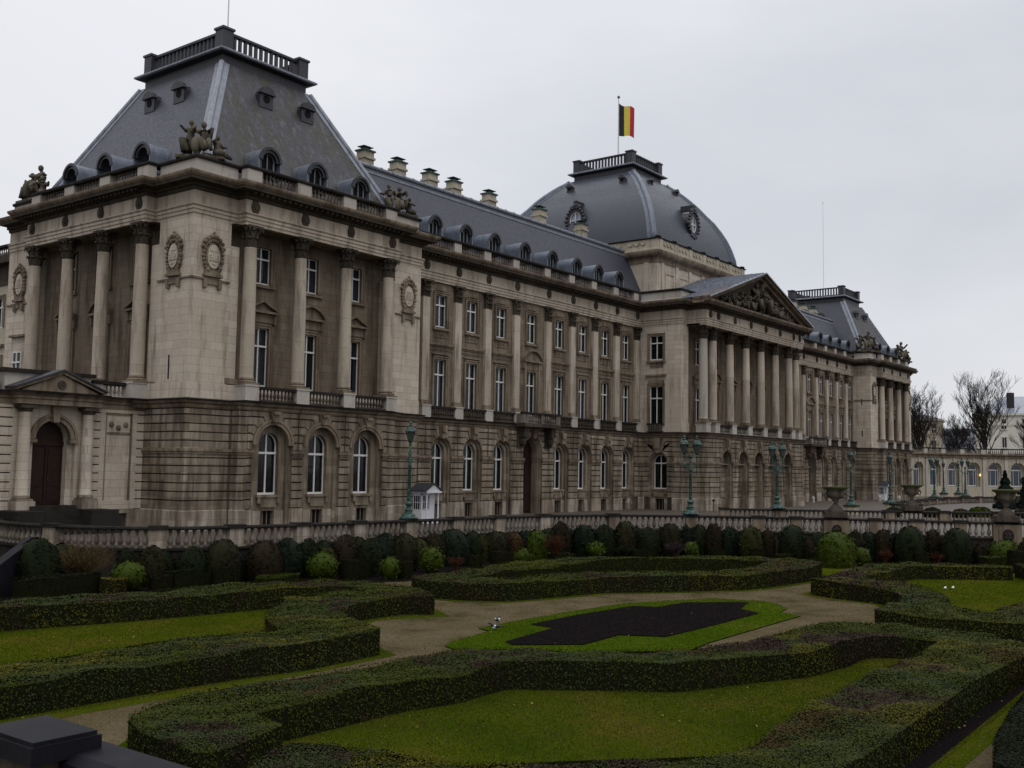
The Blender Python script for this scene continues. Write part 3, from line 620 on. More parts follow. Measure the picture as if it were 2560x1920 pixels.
# wings
def swag(t, T, uc, vf, z, w=.62):
    t.box(T, uc - w, uc + w, vf, vf + .05, z - .5, z)
    for k in (-1, 0, 1):
        pts = [T(uc + k * .4 + .2 * q, vf + .07, z - .12 - .2 * (1 - q * q)) for q in (-1, -.5, 0, .5, 1)]; t.tube(pts, [.03, .045, .055, .045, .03], 5)
def wing(T, mir):
    edges = [18.7, 22.45, 26.2, 29.95, 33.8, 38.4, 42.2, 45.95, 49.8, 53.6]
    for i in range(9):
        a_, b_ = max(edges[i], 19.2), edges[i + 1]; c = (edges[i] + b_) / 2; vis = (i <= 4) if mir else (i >= 1)
        rect_wall(T, a_, b_, 7.0, 17.42, -.15, -.55, c, 1.34, [(7.75, 11.5), (13.98, 16.45)], wins=vis, vwin=.25, curt=None if (i >= 7 and not mir) else 'curtain')
        if not vis: continue
        t = UW['trim']; vf = -.15
        t.box(T, c - .95, c + .95, vf, vf + .22, 13.72, 13.9); swag(t, T, c, vf, 13.68, .72)
        t.prism(T, [(c - .6, 16.78), (c + .6, 16.78), (c + .35, 17.1), (c - .35, 17.1)], vf, vf + .1)
        if i != 4:
            t.box(T, a_ + .39, b_ - .39, vf, vf + .16, 12.58, 12.72); t.box(T, a_ + .39, b_ - .39, vf, vf + .07, 12.46, 12.58)
            for k in range(14): x = a_ + .5 + (b_ - a_ - 1.0) * k / 13; t.box(T, x - .045, x + .045, vf, vf + .1, 12.18, 12.30)
            t.box(T, c - 1.0, c + 1.0, vf, vf + .14, 11.86, 11.96)
        else:
            ped_hood(T, c, vf, False, 12.3, 1.35)
            for sx in (-1, 1): t.box(T, c + sx * 1.0 - .1, c + sx * 1.0 + .1, vf, vf + .2, 7.9, 12.3)
        if i != 4: balcony(T, edges[i] + .5 if i else 19.25, b_ - .5, .24)
    for x in edges[1:]: pilaster(T, x, -.15)
    # balcony over the carriage door
    c = 36.1; m_ = MB(); m_.box(T, c - 2.6, c + 2.6, -.1, 1.25, 6.75, 7.03)
    for sx in (-1, 1):
        m_.prism(T, [(c + sx * 1.95 - .35, 5.0), (c + sx * 1.95 + .35, 5.0), (c + sx * 1.95 + .35, 6.75), (c + sx * 1.95 - .35, 6.75)], -.2, .35)
        m_.box(T, c + sx * 1.95 - .3, c + sx * 1.95 + .3, .3, .95, 5.9, 6.75); m_.ell(T(c + sx * 1.95, .55, 5.6), (.3, .35, .5), 8, 6)
    bo = m_.build('balcony', 'soot_shade', palace)
    p = MB()
    for x in (-2.35, -.0, 2.35): p.box(T, c + x - (.3 if x else .14), c + x + (.3 if x else .14), .85, 1.15, 7.03, 7.8)
    for sx in (-1, 1): p.box(T, c + sx * 2.45 - .12, c + sx * 2.45 + .12, .0, .85, 7.03, 7.8)
    baluster_row(p, T, c - 2.0, c - .2, 1.0, 7.05, 7.8, .3, 1, 6); baluster_row(p, T, c + .2, c + 2.0, 1.0, 7.05, 7.8, .3, 1, 6); p.build('parapet', 'baluster', bo)
    q = MB(); q.box(T, c - 2.7, c + 2.7, .8, 1.2, 7.8, 7.96); q.build('coping', 'soot', bo)
wing(TF(2.4), False); wing(MIR(TF(2.4)), True)
# centre block
TC = TL(54.2)
for T in (TC, MIR(TC)):
    rect_wall(T, -.951, 2.4, 7.0, 17.42, 0, -.45, .55, 1.45, [(7.7, 11.5), (14.1, 16.5)], 'ashlar', curt=None, vwin=.2, wins=(T is TC))
    t = UW['trim']; t.box(T, -.5, 1.6, 0, .22, 13.85, 14.0); swag(t, T, .55, 0, 13.82, .72); t.box(T, -.6, 1.7, 0, .25, 12.5, 12.66); t.box(T, -.35, 1.45, 0, .1, 11.8, 12.1)
balcony(TC, -.3, 1.4, .25)
for mir in (False, True):
    T = MIR(TF(-2.2)) if mir else TF(-2.2)
    UW['ashlar'].box(T, 54.2, 55.6, -1.25, 0, 7.0, 17.4)
    UW['ashlar'].box(T, 54.203, 55.65, -.5, .07, 7.0, 7.9)
TQ = TF(-4.2)
for x in (59.9, 63.7, 67.5, 71.3, 75.1):
    rect_wall(TF(-1.0), x - 1.9 - (2.5 if x < 60 else 0), x + 1.9 + (2.5 if x > 75 else 0), 7.0, 17.42, 0, -.4, x, 1.3, [(7.9, 11.6), (14.0, 16.4)], curt=None)
    ped_hood(TF(-1.0), x, 0, x in (59.9, 67.5, 75.1))
    m_ = MB(); m_.box(TQ, x - 1.35, x + 1.35, -.5, -.1, 7.02, 7.12); baluster_row(m_, TQ, x - 1.3, x + 1.3, -.3, 7.12, 7.72, .28, .95, 6); o = m_.build('balustrade', 'baluster', palace); r_ = MB(); r_.box(TQ, x - 1.35, x + 1.35, -.5, -.08, 7.72, 7.88); r_.build('coping', 'soot', o)
for x in (56.0, 58.0, 61.8, 65.6, 69.4, 73.2, 77.0, 79.0): column(TQ, x, -.58, r=.43, ped=(.48, .55), mat='block' if x == 56.0 else 'column')  # leftmost column in paler stone, its brighter light put into the colour
for x in (55.9, 79.1): pilaster(TF(-1.0), x, 0, ped=False)
pl = MB(); pl.box(W, 55.3, 79.7, -4.2, -.9, 7.0, 7.03); pl.box(W, 55.3, 79.7, -3.6, -.9, 17.38, 17.6); pl.build('portico_floor', 'trim', palace)
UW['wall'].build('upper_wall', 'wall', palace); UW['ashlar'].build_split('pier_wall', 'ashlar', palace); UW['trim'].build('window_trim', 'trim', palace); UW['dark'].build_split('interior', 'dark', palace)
# --- entablature
e = MB(); e.sweep(PATH, [(-1.9, 17.4), (0, 17.4), (0, 17.58), (.05, 17.6), (.05, 17.8), (.10, 17.82), (.10, 17.98), (.18, 18.06), (.18, 18.12), (-1.9, 18.12)]); e.build('architrave', 'frieze', palace)
e = MB(); e.sweep(PATH, [(-1.9, 18.12), (.02, 18.12), (.02, 18.92), (-1.9, 18.92)]); e.build('frieze', 'frieze', palace)
e = MB(); e.sweep(PATH, [(-1.9, 18.92), (.10, 18.92), (.16, 19.02), (.16, 19.12), (.3, 19.12), (.3, 19.3), (.80, 19.32), (.82, 19.5), (-1.9, 19.5)])
for L, T in path_frames(PATH):
    if L > 4: n = int(L / .42); [e.box(T, L * (i + .5) / n - .11, L * (i + .5) / n + .11, .28, .62, 19.16, 19.318) for i in range(n)]
e.build('cornice', 'soot_shade', palace)
e = MB(); e.sweep(PATH, [(-1.9, 19.5), (.84, 19.5), (.95, 19.62), (.98, 19.72), (.98, 19.78), (.2, 19.82), (-1.9, 19.82)]); e.build('gutter', 'trim', palace)
rd = MB()
def roundel(T, u, v=.02):
    rd.prism(T, [(u + .3 * math.cos(2 * PI * i / 12), 18.52 + .36 * math.sin(2 * PI * i / 12)) for i in range(12)], v, v + .1); rd.prism(T, [(u + .16 * math.cos(2 * PI * i / 8), 18.52 + .2 * math.sin(2 * PI * i / 8)) for i in range(8)], v + .1, v + .16)
    rd.box(T, u - .2, u + .2, v, v + .06, 18.13, 18.9)
for x in (3.75, 7.65, 11.55, 15.45): roundel(TP, x); roundel(lambda u, v, z: (115.8 + u, -.7 - v, z), x)
for u in (4.3, 8.35, 12.4, 16.45): roundel(TL(-.7), u)
for T in (TF(2.4), MIR(TF(2.4))):
    for x in (22.45, 26.2, 29.95, 33.8, 38.4, 42.2, 45.95, 49.8, 53.6): roundel(T, x)
for x in (56.3, 58.0, 61.8, 65.6, 69.4, 73.2, 77.0, 78.7): roundel(TQ, x)
rd.build_split('roundel', 'soot_shade', palace)
# --- roof balustrade
b = MB(); b.sweep(PATH, [(-.75, 19.82), (-.05, 19.82), (-.05, 20.0), (-.12, 20.05), (-.7, 20.05)]); b.build('balustrade_base', 'soot_shade', palace)
def cop(path): c = MB(); c.sweep(path, [(-.74, 20.83), (-.04, 20.83), (0, 20.9), (0, 21.0), (-.1, 21.06), (-.74, 21.06)]); c.build('coping', 'soot', palace)
cop(P_LEFT[:-1] + [(19.2, 2.4), (54.2, 2.4)]); cop([(80.8, 2.4), (115.8, 2.4), (115.8, 0)] + PATH[-7:])
cop([(54.2, 2.4), (54.2, -2.2), (57.5, -2.2)]); cop([(77.5, -2.2), (80.8, -2.2), (80.8, 2.4)])
at = MB(); ap = [(-.68, 19.82), (-.06, 19.82), (-.06, 20.05), (-.16, 20.12), (-.16, 20.83), (-.68, 20.83)]
for p in ([(0, 3.65), (0, 0), (3.1, 0)], [(0, D_), (0, 17.1)], [(16.1, 0), (19.2, 0), (19.2, 2.4)], [(115.8, 2.4), (115.8, 0), (118.9, 0)], [(131.9, 0), (135, 0), (135, 3)], [(54.2, 2.4), (54.2, -2.2), (57.5, -2.2)], [(77.5, -2.2), (80.8, -2.2), (80.8, 2.4)]): at.sweep(p, ap)
VB = -.38
for Tf, us in ((TP, (3.75, 7.65, 11.55, 15.45)), (TL(-.7), (4.3, 8.35, 12.4, 16.45)), (lambda u, v, z: (115.8 + u, -.7 - v, z), (3.75, 7.65, 11.55, 15.45))):
    for u in us: roof_die(at, Tf, u, VB, .55)
    for p, q in zip(us, us[1:]): roof_panel(Tf, p + .6, q - .6, VB)
for T in (TF(2.4), MIR(TF(2.4))):
    ed = [18.7, 22.45, 26.2, 29.95, 33.8, 38.4, 42.2, 45.95, 49.8, 53.6]
    for i, x in enumerate(ed):
        if i: roof_die(at, T, x, VB, .42)
        if i < 9: roof_panel(T, (x + .47) if i else 19.3, ed[i + 1] - .47, VB)
at.build_split('attic_block', 'block', palace)
# --- roofs
def hood(T, uc, vf, zc, r=.78, L=1.8, par=None, name='dormer', win=True):
    m_ = MB(); n = 12
    for i in range(n):
        a0, a1 = PI * i / n, PI * (i + 1) / n
        m_.prism(T, [(uc + (r - .1) * math.cos(a0), zc + (r - .1) * math.sin(a0)), (uc + r * math.cos(a0), zc + r * math.sin(a0)), (uc + r * math.cos(a1), zc + r * math.sin(a1)), (uc + (r - .1) * math.cos(a1), zc + (r - .1) * math.sin(a1))], vf - L, vf)
    for sx in (-1, 1): m_.box(T, uc + sx * r - .05, uc + sx * r + .05, vf - L, vf, zc - 1.1, zc)
    o = m_.build(name, 'lead', par)
    f_ = MB(); ring(f_, T, uc, zc, r - .12, r + .05, vf - .02, vf + .07, 0, PI, 12); ring(f_, T, uc, zc, r - .3, r - .1, vf - .3, vf - .03, 0, PI, 12); f_.build('hood_lining', 'leaddark', o)
    if win:
        k = MB(); ring(k, T, uc, zc, r - .33, r - .27, vf - .34, vf - .26, 0, PI, 12); k.box(T, uc - .03, uc + .03, vf - .34, vf - .27, zc - 1.0, zc + r - .33); k.box(T, uc - r + .3, uc - r + .37, vf - .34, vf - .26, zc - 1.0, zc); k.box(T, uc + r - .37, uc + r - .3, vf - .34, vf - .26, zc - 1.0, zc); k.build('window', 'curtain2', o)
        g = MB(); g.box(T, uc - r + .1, uc + r - .1, vf - .42, vf - .38, zc - 1.0, zc); g.prism(T, [(uc + (r - .11) * math.cos(PI * i / 10), zc + (r - .11) * math.sin(PI * i / 10)) for i in range(11)], vf - .42, vf - .38); g.build('pane', 'dark', o)
    return o
def vent(T, uc, vf, z, par, s_=.56):
    m_ = MB(); hood_pts = [(uc - s_, z - s_), (uc + s_, z - s_), (uc + s_, z + s_ * .5), (uc + s_ * .6, z + s_ * 1.1), (uc, z + s_ * 1.35), (uc - s_ * .6, z + s_ * 1.1), (uc - s_, z + s_ * .5)]
    m_.prism(T, hood_pts, vf - 1.1, vf); m_.prism(T, [(uc + (x - uc) * 1.2, z + (zz - z) * 1.12 + .05) for x, zz in hood_pts[2:]], vf - .2, vf + .18); o = m_.build('roof_vent', 'leaddark', par)
    q = MB(); q.prism(T, [(uc + s_ * .5 * math.cos(2 * PI * i / 10), z + .05 + s_ * .5 * math.sin(2 * PI * i / 10)) for i in range(10)], vf, vf + .02); q.build('opening', 'dark', o)
def crown(x0, x1, y0, y1, z, bw, par):
    """frieze band, torus cornice and balustrade on top of a mansard"""
    P = [(x0, y1), (x0, y0), (x1, y0), (x1, y1)]
    c = MB(); c.sweep(P, [(-.8, z - .2), (.3, z - .2), (.34, z), (.05, z + .1), (.05, z + .80), (.2, z + .85), (.5, z + .9), (-.8, z + .9)], closed=True); o = c.build('roof_crown', 'leaddark', par)
    t = MB(); t.sweep(P, [(-.8, z + .9), (.5, z + .9), (.62, z + .97), (.62, z + 1.08), (.5, z + 1.16), (-.8, z + 1.18)], closed=True); t.hprism([(x0 + .7, y0 + .7), (x1 - .7, y0 + .7), (x1 - .7, y1 - .7), (x0 + .7, y1 - .7)], z + .9, z + 1.15); t.build('torus_cornice', 'leadpale', o)
    b = MB(); zb = z + 1.18; zt = zb + 1.32; x0 += .28; x1 -= .28; y0 += .28; y1 -= .28
    for x in (x0, x1):
        for y in (y0, y1): b.box(W, x - .42, x + .42, y - .42, y + .42, zb, zt + .05); b.box(W, x - .5, x + .5, y - .5, y + .5, zt + .05, zt + .2)
    for (a_, c_) in ((x0, y0), (x0, y1)):
        n = int((x1 - x0 - 1.2) / .42)
        for i in range(n): u = x0 + .6 + (x1 - x0 - 1.2) * (i + .5) / n; b.box(W, u - .09, u + .09, c_ - .1, c_ + .1, zb + .15, zt - .12)
        b.box(W, x0 + .4, x1 - .4, c_ - .18, c_ + .18, zb, zb + .15); b.box(W, x0 + .4, x1 - .4, c_ - .2, c_ + .2, zt - .12, zt + .04)
    for xx in (x0, x1):
        n = int((y1 - y0 - 1.2) / .42)
        for i in range(n): u = y0 + .6 + (y1 - y0 - 1.2) * (i + .5) / n; b.box(W, xx - .1, xx + .1, u - .09, u + .09, zb + .15, zt - .12)
        b.box(W, xx - .18, xx + .18, y0 + .4, y1 - .4, zb, zb + .15); b.box(W, xx - .2, xx + .2, y0 + .4, y1 - .4, zt - .12, zt + .04)
    b.build('roof_balustrade', 'leaddark', o)
def pav_roof(x0, near):
    zb, zt = 19.9, 29.6; i0 = .70; i1 = 5.8; X = lambda i, z: (x0 + i, x0 + 19.2 - i, i, D_ - i, z)
    m_ = MB(); 
    def rc(i, z): return [(x0 + i, i, z), (x0 + 19.2 - i, i, z), (x0 + 19.2 - i, D_ - i, z), (x0 + i, D_ - i, z)]
    a_, b_ = rc(i0, zb), rc(i1, zt); m_.add(a_ + b_, [(0, 1, 5, 4)], 1); m_.add(a_ + b_, [(1, 2, 6, 5), (2, 3, 7, 6), (3, 0, 4, 7), (4, 5, 6, 7)], 0)
    ro = m_.build('mansard_roof', ['slate', 'slate2'], palace)
    h = MB()
    for p, q in zip(a_, b_): h.tube([p, q], [.2, .2], 8); 
    h.build_split('hip_roll', 'leadpale', ro)
    for (p, q), sx, sy in zip(zip(a_, b_), (1, -1, -1, 1), (1, 1, -1, -1)):
        if sx: 
            k = MB(); k.add([(p[0] + sx * .62, p[1], p[2] + .02), (p[0], p[1], p[2] + .06), (p[0], p[1] + sy * .62, p[2] + .02), (q[0] + sx * .62, q[1] - sy * .03, q[2] + .02), (q[0] - sx * .03, q[1] - sy * .03, q[2] + .06), (q[0] - sx * .03, q[1] + sy * .62, q[2] + .02)], [(0, 1, 4, 3), (1, 2, 5, 4)]); k.build('hip_flashing', 'leadpale', ro)
    crown(x0 + 6.05, x0 + 13.15, 6.05, D_ - 6.05, zt - .15, 0, ro)
    T = lambda u, v, z: (x0 + u, -v, z)
    for u in (5.7, 9.6, 13.5): hood(T, u, -.45, 22.0, .84, 1.9, ro)
    for u in (8.4, 12.0) if near else (7.6, 11.5): vent(T, u, -4.35, 27.5, ro)
    if near:
        for u in (6.3, 10.38, 14.4): hood(SIDE, u, -.55, 22.05, .86, 1.9, ro, win=False)
        for u in (8.3, 11.6): vent(SIDE, u, -4.35, 27.5, ro)
    else:
        for u in (9.,): vent(TL(x0), u, -4.35, 27.0, ro)
    return ro
pav_roof(0, True); pav_roof(115.8, False)
def wing_roof(xa, xb, T, us, mir):
    m_ = MB(); f = (lambda x: 135 - x) if mir else (lambda x: x)
    pts = [(3.35, 19.9), (6.15, 26.0), (16, 26.4), (18.8, 19.9)]
    m_.add([(f(x), y, z) for x in (xa, xb) for y, z in pts], [(0, 1, 5, 4), (1, 2, 6, 5), (2, 3, 7, 6), (0, 1, 2, 3), (4, 5, 6, 7)])
    ro = m_.build('mansard_roof', 'slate', palace)
    r_ = MB(); r_.tube([(f(xa), 6.15, 26.08), (f(xb), 6.15, 26.08)], [.17, .17], 8); r_.box(W, min(f(xa), f(xb)), max(f(xa), f(xb)), 5.85, 6.1, 25.45, 25.62)
    n = int((xb - xa) / 1.2)
    for i in range(n): x = f(xa + (xb - xa) * i / n); r_.tube([(x - .05, 6.15, 26.1), (x + .05, 6.15, 26.1)], [.2, .2], 8)
    r_.build('ridge_roll', 'leadpale', ro)
    for u in us: hood(T, u, -.3, 21.85, .76, 1.7, ro)
    return ro
wr = wing_roof(17.5, 57.4, TF(2.4), (23.7, 27.4, 31.1, 35.3, 39.4, 43.3, 47.0, 50.7), False)
wr2 = wing_roof(17.5, 57.4, MIR(TF(2.4)), (20.6, 24.3, 27.9, 31.5, 36.1), True)
def chimney(x, y, z, par, w=.54, h=1.65):
    m_ = MB(); m_.box(W, x - w, x + w, y - .42, y + .42, z - 1.2, z + h); m_.box(W, x - w - .06, x + w + .06, y - .56, y + .56, z + h * .62, z + h * .72); o = m_.build('chimney', 'yellow', par)
    c = MB(); c.box(W, x - w - .1, x + w + .1, y - .54, y + .54, z + h, z + h + .12)
    for i in range(5): xx = x - w + .15 + (2 * w - .3) * i / 4; c.box(W, xx - .04, xx + .04, y - .03, y + .03, z + h + .12, z + h + .36)
    c.box(W, x - w + .02, x + w - .02, y - .38, y + .38, z + h + .36, z + h + .41); c.build('chimney_cap', 'verdigris', o)
for x in (21.2, 24.9, 28.8, 31.9, 36.8): chimney(x, 8, 26.2, wr)
for x in (44.6, 51.8): chimney(x, 8.0, 26.4, wr)
for x in (106.9, 110.7, 114.6): chimney(x, 8, 26.0, wr2)
# attic drum, dome
X0, X1, Y0, Y1 = 57.3, 77.7, 2.3, 24.0
dm = MB(); dm.box(W, X0, X1, Y0, Y1, 18.0, 25.1)
for x in (58.2, 61.2, 64.2, 67.2, 70.2, 73.2, 76.2): dm.box(W, x - .02, x + .55, Y0 - .1, Y0, 19.8, 24.6)
for x in (58.75, 61.75, 64.75, 67.75, 70.75, 73.75):
    for a0, a1, b0, b1 in ((.25, 2.15, 23.6, 23.75), (.25, 2.15, 20.6, 20.75), (.25, .38, 20.75, 23.6), (2.02, 2.15, 20.75, 23.6)): dm.box(W, x + a0, x + a1, Y0 - .08, Y0, b0, b1)
for y in (3.2, 8.0, 13.0): dm.box(W, X0 - .1, X0, y, y + .6, 19.8, 24.6)
dm.build('drum_wall', 'ashlar', palace)
DP = [(X0, Y1), (X0, Y0), (X1, Y0), (X1, Y1)]
c = MB(); c.sweep(DP, [(-1, 24.6), (.1, 24.6), (.1, 24.8), (.05, 24.85), (.05, 25.1), (.25, 25.2), (.5, 25.3), (.62, 25.5), (.65, 25.75), (-1, 25.8)], closed=True); c.build('drum_cornice', 'trim', palace)
c = MB(); c.sweep(DP, [(-.8, 25.8), (.3, 25.8), (.3, 26.0), (.2, 26.05), (.2, 27.0), (-.8, 27.0)], closed=True)
for i in range(7):
    x = X0 + .5 + (X1 - X0 - 1) * i / 6; c.box(W, x - .35, x + .35, Y0 - .28, Y0 - .19, 26.0, 27.04)
    if i < 6:
        for k in range(3):
            xx = x + .75 + k * .75; pts = [(xx + .32 * q, Y0 - .24, 26.75 - .3 * (1 - q * q)) for q in (-1, -.5, 0, .5, 1)]; c.tube(pts, [.05, .08, .1, .08, .05], 5)
for i in range(4):
    for k in range(3):
        yy = Y0 + 1.5 + i * 3 + k * .75; pts = [(X0 - .24, yy + .32 * q, 26.75 - .3 * (1 - q * q)) for q in (-1, -.5, 0, .5, 1)]; c.tube(pts, [.05, .08, .1, .08, .05], 5)
c.build('parapet', 'yellow', palace)
c = MB(); c.sweep(DP, [(-.85, 27.0), (.32, 27.0), (.36, 27.1), (.1, 27.2), (-.85, 27.2)], closed=True)
for i in range(7):
    x = X0 + .2 + (X1 - X0 - .4) * i / 6; c.ell((x, Y0 - .05, 27.25), (.5, .3, .16), 8, 4)
c.build('coping', 'soot', palace)
PR = [(9.75, 26.8), (9.62, 28), (9.3, 29.2), (8.9, 30.3), (8.4, 31.3), (7.8, 32.3), (7.15, 33.1), (6.5, 34.0), (5.8, 34.8), (5.2, 35.4), (4.6, 35.95), (4.0, 36.4), (3.75, 36.7)]
cy_ = 13.25
dm = MB(); rings = [[(67.5 - w_, cy_ - w_ - .55, z), (67.5 + w_, cy_ - w_ - .55, z), (67.5 + w_, cy_ + w_ + .6, z), (67.5 - w_, cy_ + w_ + .6, z)] for w_, z in PR]
for s_ in range(4):
    vs = []; 
    for q in rings: vs += [q[s_], q[(s_ + 1) % 4]]
    dm.add(vs, [(2 * i, 2 * i + 1, 2 * i + 3, 2 * i + 2) for i in range(len(rings) - 1)])
do = dm.build('dome_roof', 'slate3', palace, smooth=True)
h = MB()
for s_ in range(4): h.tube([q[s_] for q in rings], [.26] * len(rings), 8)
for s_, (sx, sy) in enumerate(((1, 1), (-1, 1), (-1, -1), (1, -1))):
    vs = []
    for q in rings: p = q[s_]; vs += [(p[0] + sx * .7, p[1] - sy * .02, p[2] + .03), (p[0] - sx * .05, p[1] - sy * .05, p[2] + .05), (p[0] - sx * .02, p[1] + sy * .7, p[2] + .03)]
    for i in range(len(rings) - 1): h.add([vs[3 * i + k] for k in range(3)] + [vs[3 * i + 3 + k] for k in range(3)], [(0, 1, 4, 3), (1, 2, 5, 4)])
h.build_split('hip_rib', 'lead', do, gap=.0, smooth=True)
crown(67.5 - 3.3, 67.5 + 3.3, cy_ - 3.8, cy_ + 3.9, 36.6, 0, do)
def oculus(T, uc, vf, z, par):
    m_ = MB(); 
    for i in range(20):
        a0, a1 = 2 * PI * i / 20, 2 * PI * (i + 1) / 20
        m_.prism(T, [(uc + .78 * math.cos(a0), z + .95 * math.sin(a0)), (uc + 1.1 * math.cos(a0), z + 1.3 * math.sin(a0)), (uc + 1.1 * math.cos(a1), z + 1.3 * math.sin(a1)), (uc + .78 * math.cos(a1), z + .95 * math.sin(a1))], vf - 1.8, vf)
        if i % 1 == 0 and math.sin(a0) > -.6: r_ = .2; m_.ell(T(uc + 1.15 * math.cos(a0), vf, z + 1.38 * math.sin(a0)), (r_, r_, r_), 6, 4)
    for x, zz, r_ in ((0, 2.05, .28), (0, 1.65, .35), (-.45, 1.45, .28), (.45, 1.45, .28), (-1.15, 0, .3), (1.15, 0, .3), (0, -1.5, .3), (-.5, -1.35, .25), (.5, -1.35, .25)): m_.ell(T(uc + x, vf - .1, z + zz), (r_, r_, r_), 6, 5)
    m_.box(T, uc - .2, uc + .2, vf - 1.6, vf - .1, z + 1.6, z + 2.2)
    o = m_.build('oculus', 'leaddark', par)
    w_ = MB(); 
    for i in range(20):
        a0, a1 = 2 * PI * i / 20, 2 * PI * (i + 1) / 20
        w_.prism(T, [(uc + .66 * math.cos(a0), z + .83 * math.sin(a0)), (uc + .78 * math.cos(a0), z + .95 * math.sin(a0)), (uc + .78 * math.cos(a1), z + .95 * math.sin(a1)), (uc + .66 * math.cos(a1), z + .83 * math.sin(a1))], vf - .2, vf - .12)
    w_.box(T, uc - .05, uc + .05, vf - .19, vf - .13, z - .85, z + .85); w_.box(T, uc - .68, uc + .68, vf - .185, vf - .135, z - .05, z + .05); w_.build('window', 'white', o)
    p = MB(); p.prism(T, [(uc + .8 * math.cos(2 * PI * i / 16), z + .97 * math.sin(2 * PI * i / 16)) for i in range(16)], vf - .3, vf - .26); p.build('pane', 'greyblue', o)
TD = TF(cy_ - .55); TDL = TL(67.5)
oculus(TD, 67.5, 9.35, 30.6, do); oculus(TDL, cy_, 9.0, 30.6, do)
for u in (64.6, 70.4): vent(TD, u, 5.6, 35.2, do, .38)
for u in (cy_ - 4, cy_ + 3): vent(TDL, u, 5.7, 35.2, do, .38)
# pediment
pm = MB(); AZ = 24.0; hw = 12.2
pm.prism(TQ, [(67.5 - hw + .2, 19.8), (67.5 + hw - .2, 19.8), (67.5, AZ - .25)], -1, -.1)
pm.build('tympanum', 'soot_shade', palace)
rk = MB()
for sx in (-1, 1):
    e0 = 67.5 + sx * (hw + .98)
    for o0, o1, v1 in ((0, .3, .3), (.3, .5, .75), (.5, .62, .98)):
        rk.prism(TQ, [(e0, 19.45 + o0), (67.5, AZ - .35 + o0), (67.5, AZ - .35 + o1), (e0, 19.45 + o1)], -.9, v1 - .001 * sx)
rk.build('raking_cornice', 'trim', palace)
rf = MB()
for sx in (-1, 1):
    e0 = 67.5 + sx * (hw + 1.02); A_ = [(e0, -5.2, 20.02), (67.5, -5.2, AZ + .33), (67.5, 3.0, AZ + .33), (e0, 3.0, 20.02)]
    rf.add(A_ + [(x, y, z - .12) for x, y, z in A_], [(0, 1, 2, 3), (4, 5, 6, 7), (0, 1, 5, 4)])
    for i in range(15):
        t = i / 15 + .02; x = e0 + (67.5 - e0) * t; z = 20.02 + (AZ + .33 - 20.02) * t; rf.box(W, x - .03, x + .03, -5.15, 3.0, z, z + .09)
    for j in range(1, 6):
        y = -5.2 + 8.2 * j / 6; L_ = 12
        for i in range(L_): t = i / L_; x = e0 + (67.5 - e0) * t; z = 20.02 + (AZ + .33 - 20.02) * t; t2 = (i + 1) / L_; x2 = e0 + (67.5 - e0) * t2; z2 = 20.02 + (AZ + .33 - 20.02) * t2; yo = y + (.4 if i % 2 else 0); rf.add([(x, yo, z + .0), (x2, yo, z2), (x2, yo, z2 + .06), (x, yo, z + .06)], [(0, 1, 2, 3)])
rf.hprism([(54.5, 2.3), (54.5, -2.0), (57.5, -2.0), (57.5, 2.3)], 20.1, 20.16); rf.hprism([(77.5, 2.3), (77.5, -2.0), (80.5, -2.0), (80.5, 2.3)], 20.1, 20.16)
rf.build('pediment_roof', 'zinc', palace)
def figure(mb, c, s=1.0, yaw=0, pose='sit', seedn=0):
    """a draped stone figure built of overlapping tapered limbs round a continuous torso"""
    rr = random.Random(seedn); ca, sa = math.cos(yaw), math.sin(yaw)
    def P(x, y, z): return (c[0] + s * (x * ca - y * sa), c[1] + s * (x * sa + y * ca), c[2] + s * z)
    hz = .55 if pose == 'sit' else (.95 if pose == 'stand' else .35); lean = rr.uniform(-.15, .15)
    sh = (lean, .05, hz + .62)
    mb.tube([P(0, 0, hz - .12), P(0, 0, hz), P(lean * .5, 0, hz + .25), P(lean * .9, .0, hz + .5), P(*sh), P(lean * 1.1, .02, hz + .72), P(lean * 1.2, -.02, hz + .8)], [s * k for k in (.24, .26, .20, .26, .24, .10, .08)], 9)
    mb.ell(P(lean * 1.25, -.04, hz + .93), (.14 * s, .15 * s, .175 * s), 9, 7)
    for sx in (-1, 1):
        el = P(sx * .42 + lean, rr.uniform(-.3, .05), hz + rr.uniform(.3, .75)); ha = P(sx * rr.uniform(.15, .65) + lean, -.4 + rr.uniform(-.1, .15), hz + rr.uniform(.1, .95))
        mb.tube([P(sx * .2 + lean, 0, hz + .58), el, ha], [s * .125, s * .10, s * .075], 7); mb.ell(ha, (s * .09,) * 3, 6, 4)
        if pose == 'sit': kn = P(sx * .2, -.5, hz + rr.uniform(-.05, .12)); ft = P(sx * .22 + rr.uniform(-.1, .2), -.55 + rr.uniform(-.15, .15), .04)
        elif pose == 'stand': kn = P(sx * .13, -.08 * (sx > 0), hz * .5); ft = P(sx * .15, 0, .03)
        else: kn = P(sx * .2 + .35, -.3, .25); ft = P(sx * .1 + .85, -.3, .05)
        mb.tube([P(sx * .12, 0, hz - .02), kn, ft], [s * .2, s * .145, s * .095], 8)
    mb.tube([P(-.22, -.05, hz - .1), P(-.1, -.45, hz - .12), P(.1, -.4, .15)], [s * .2, s * .21, s * .25], 7)
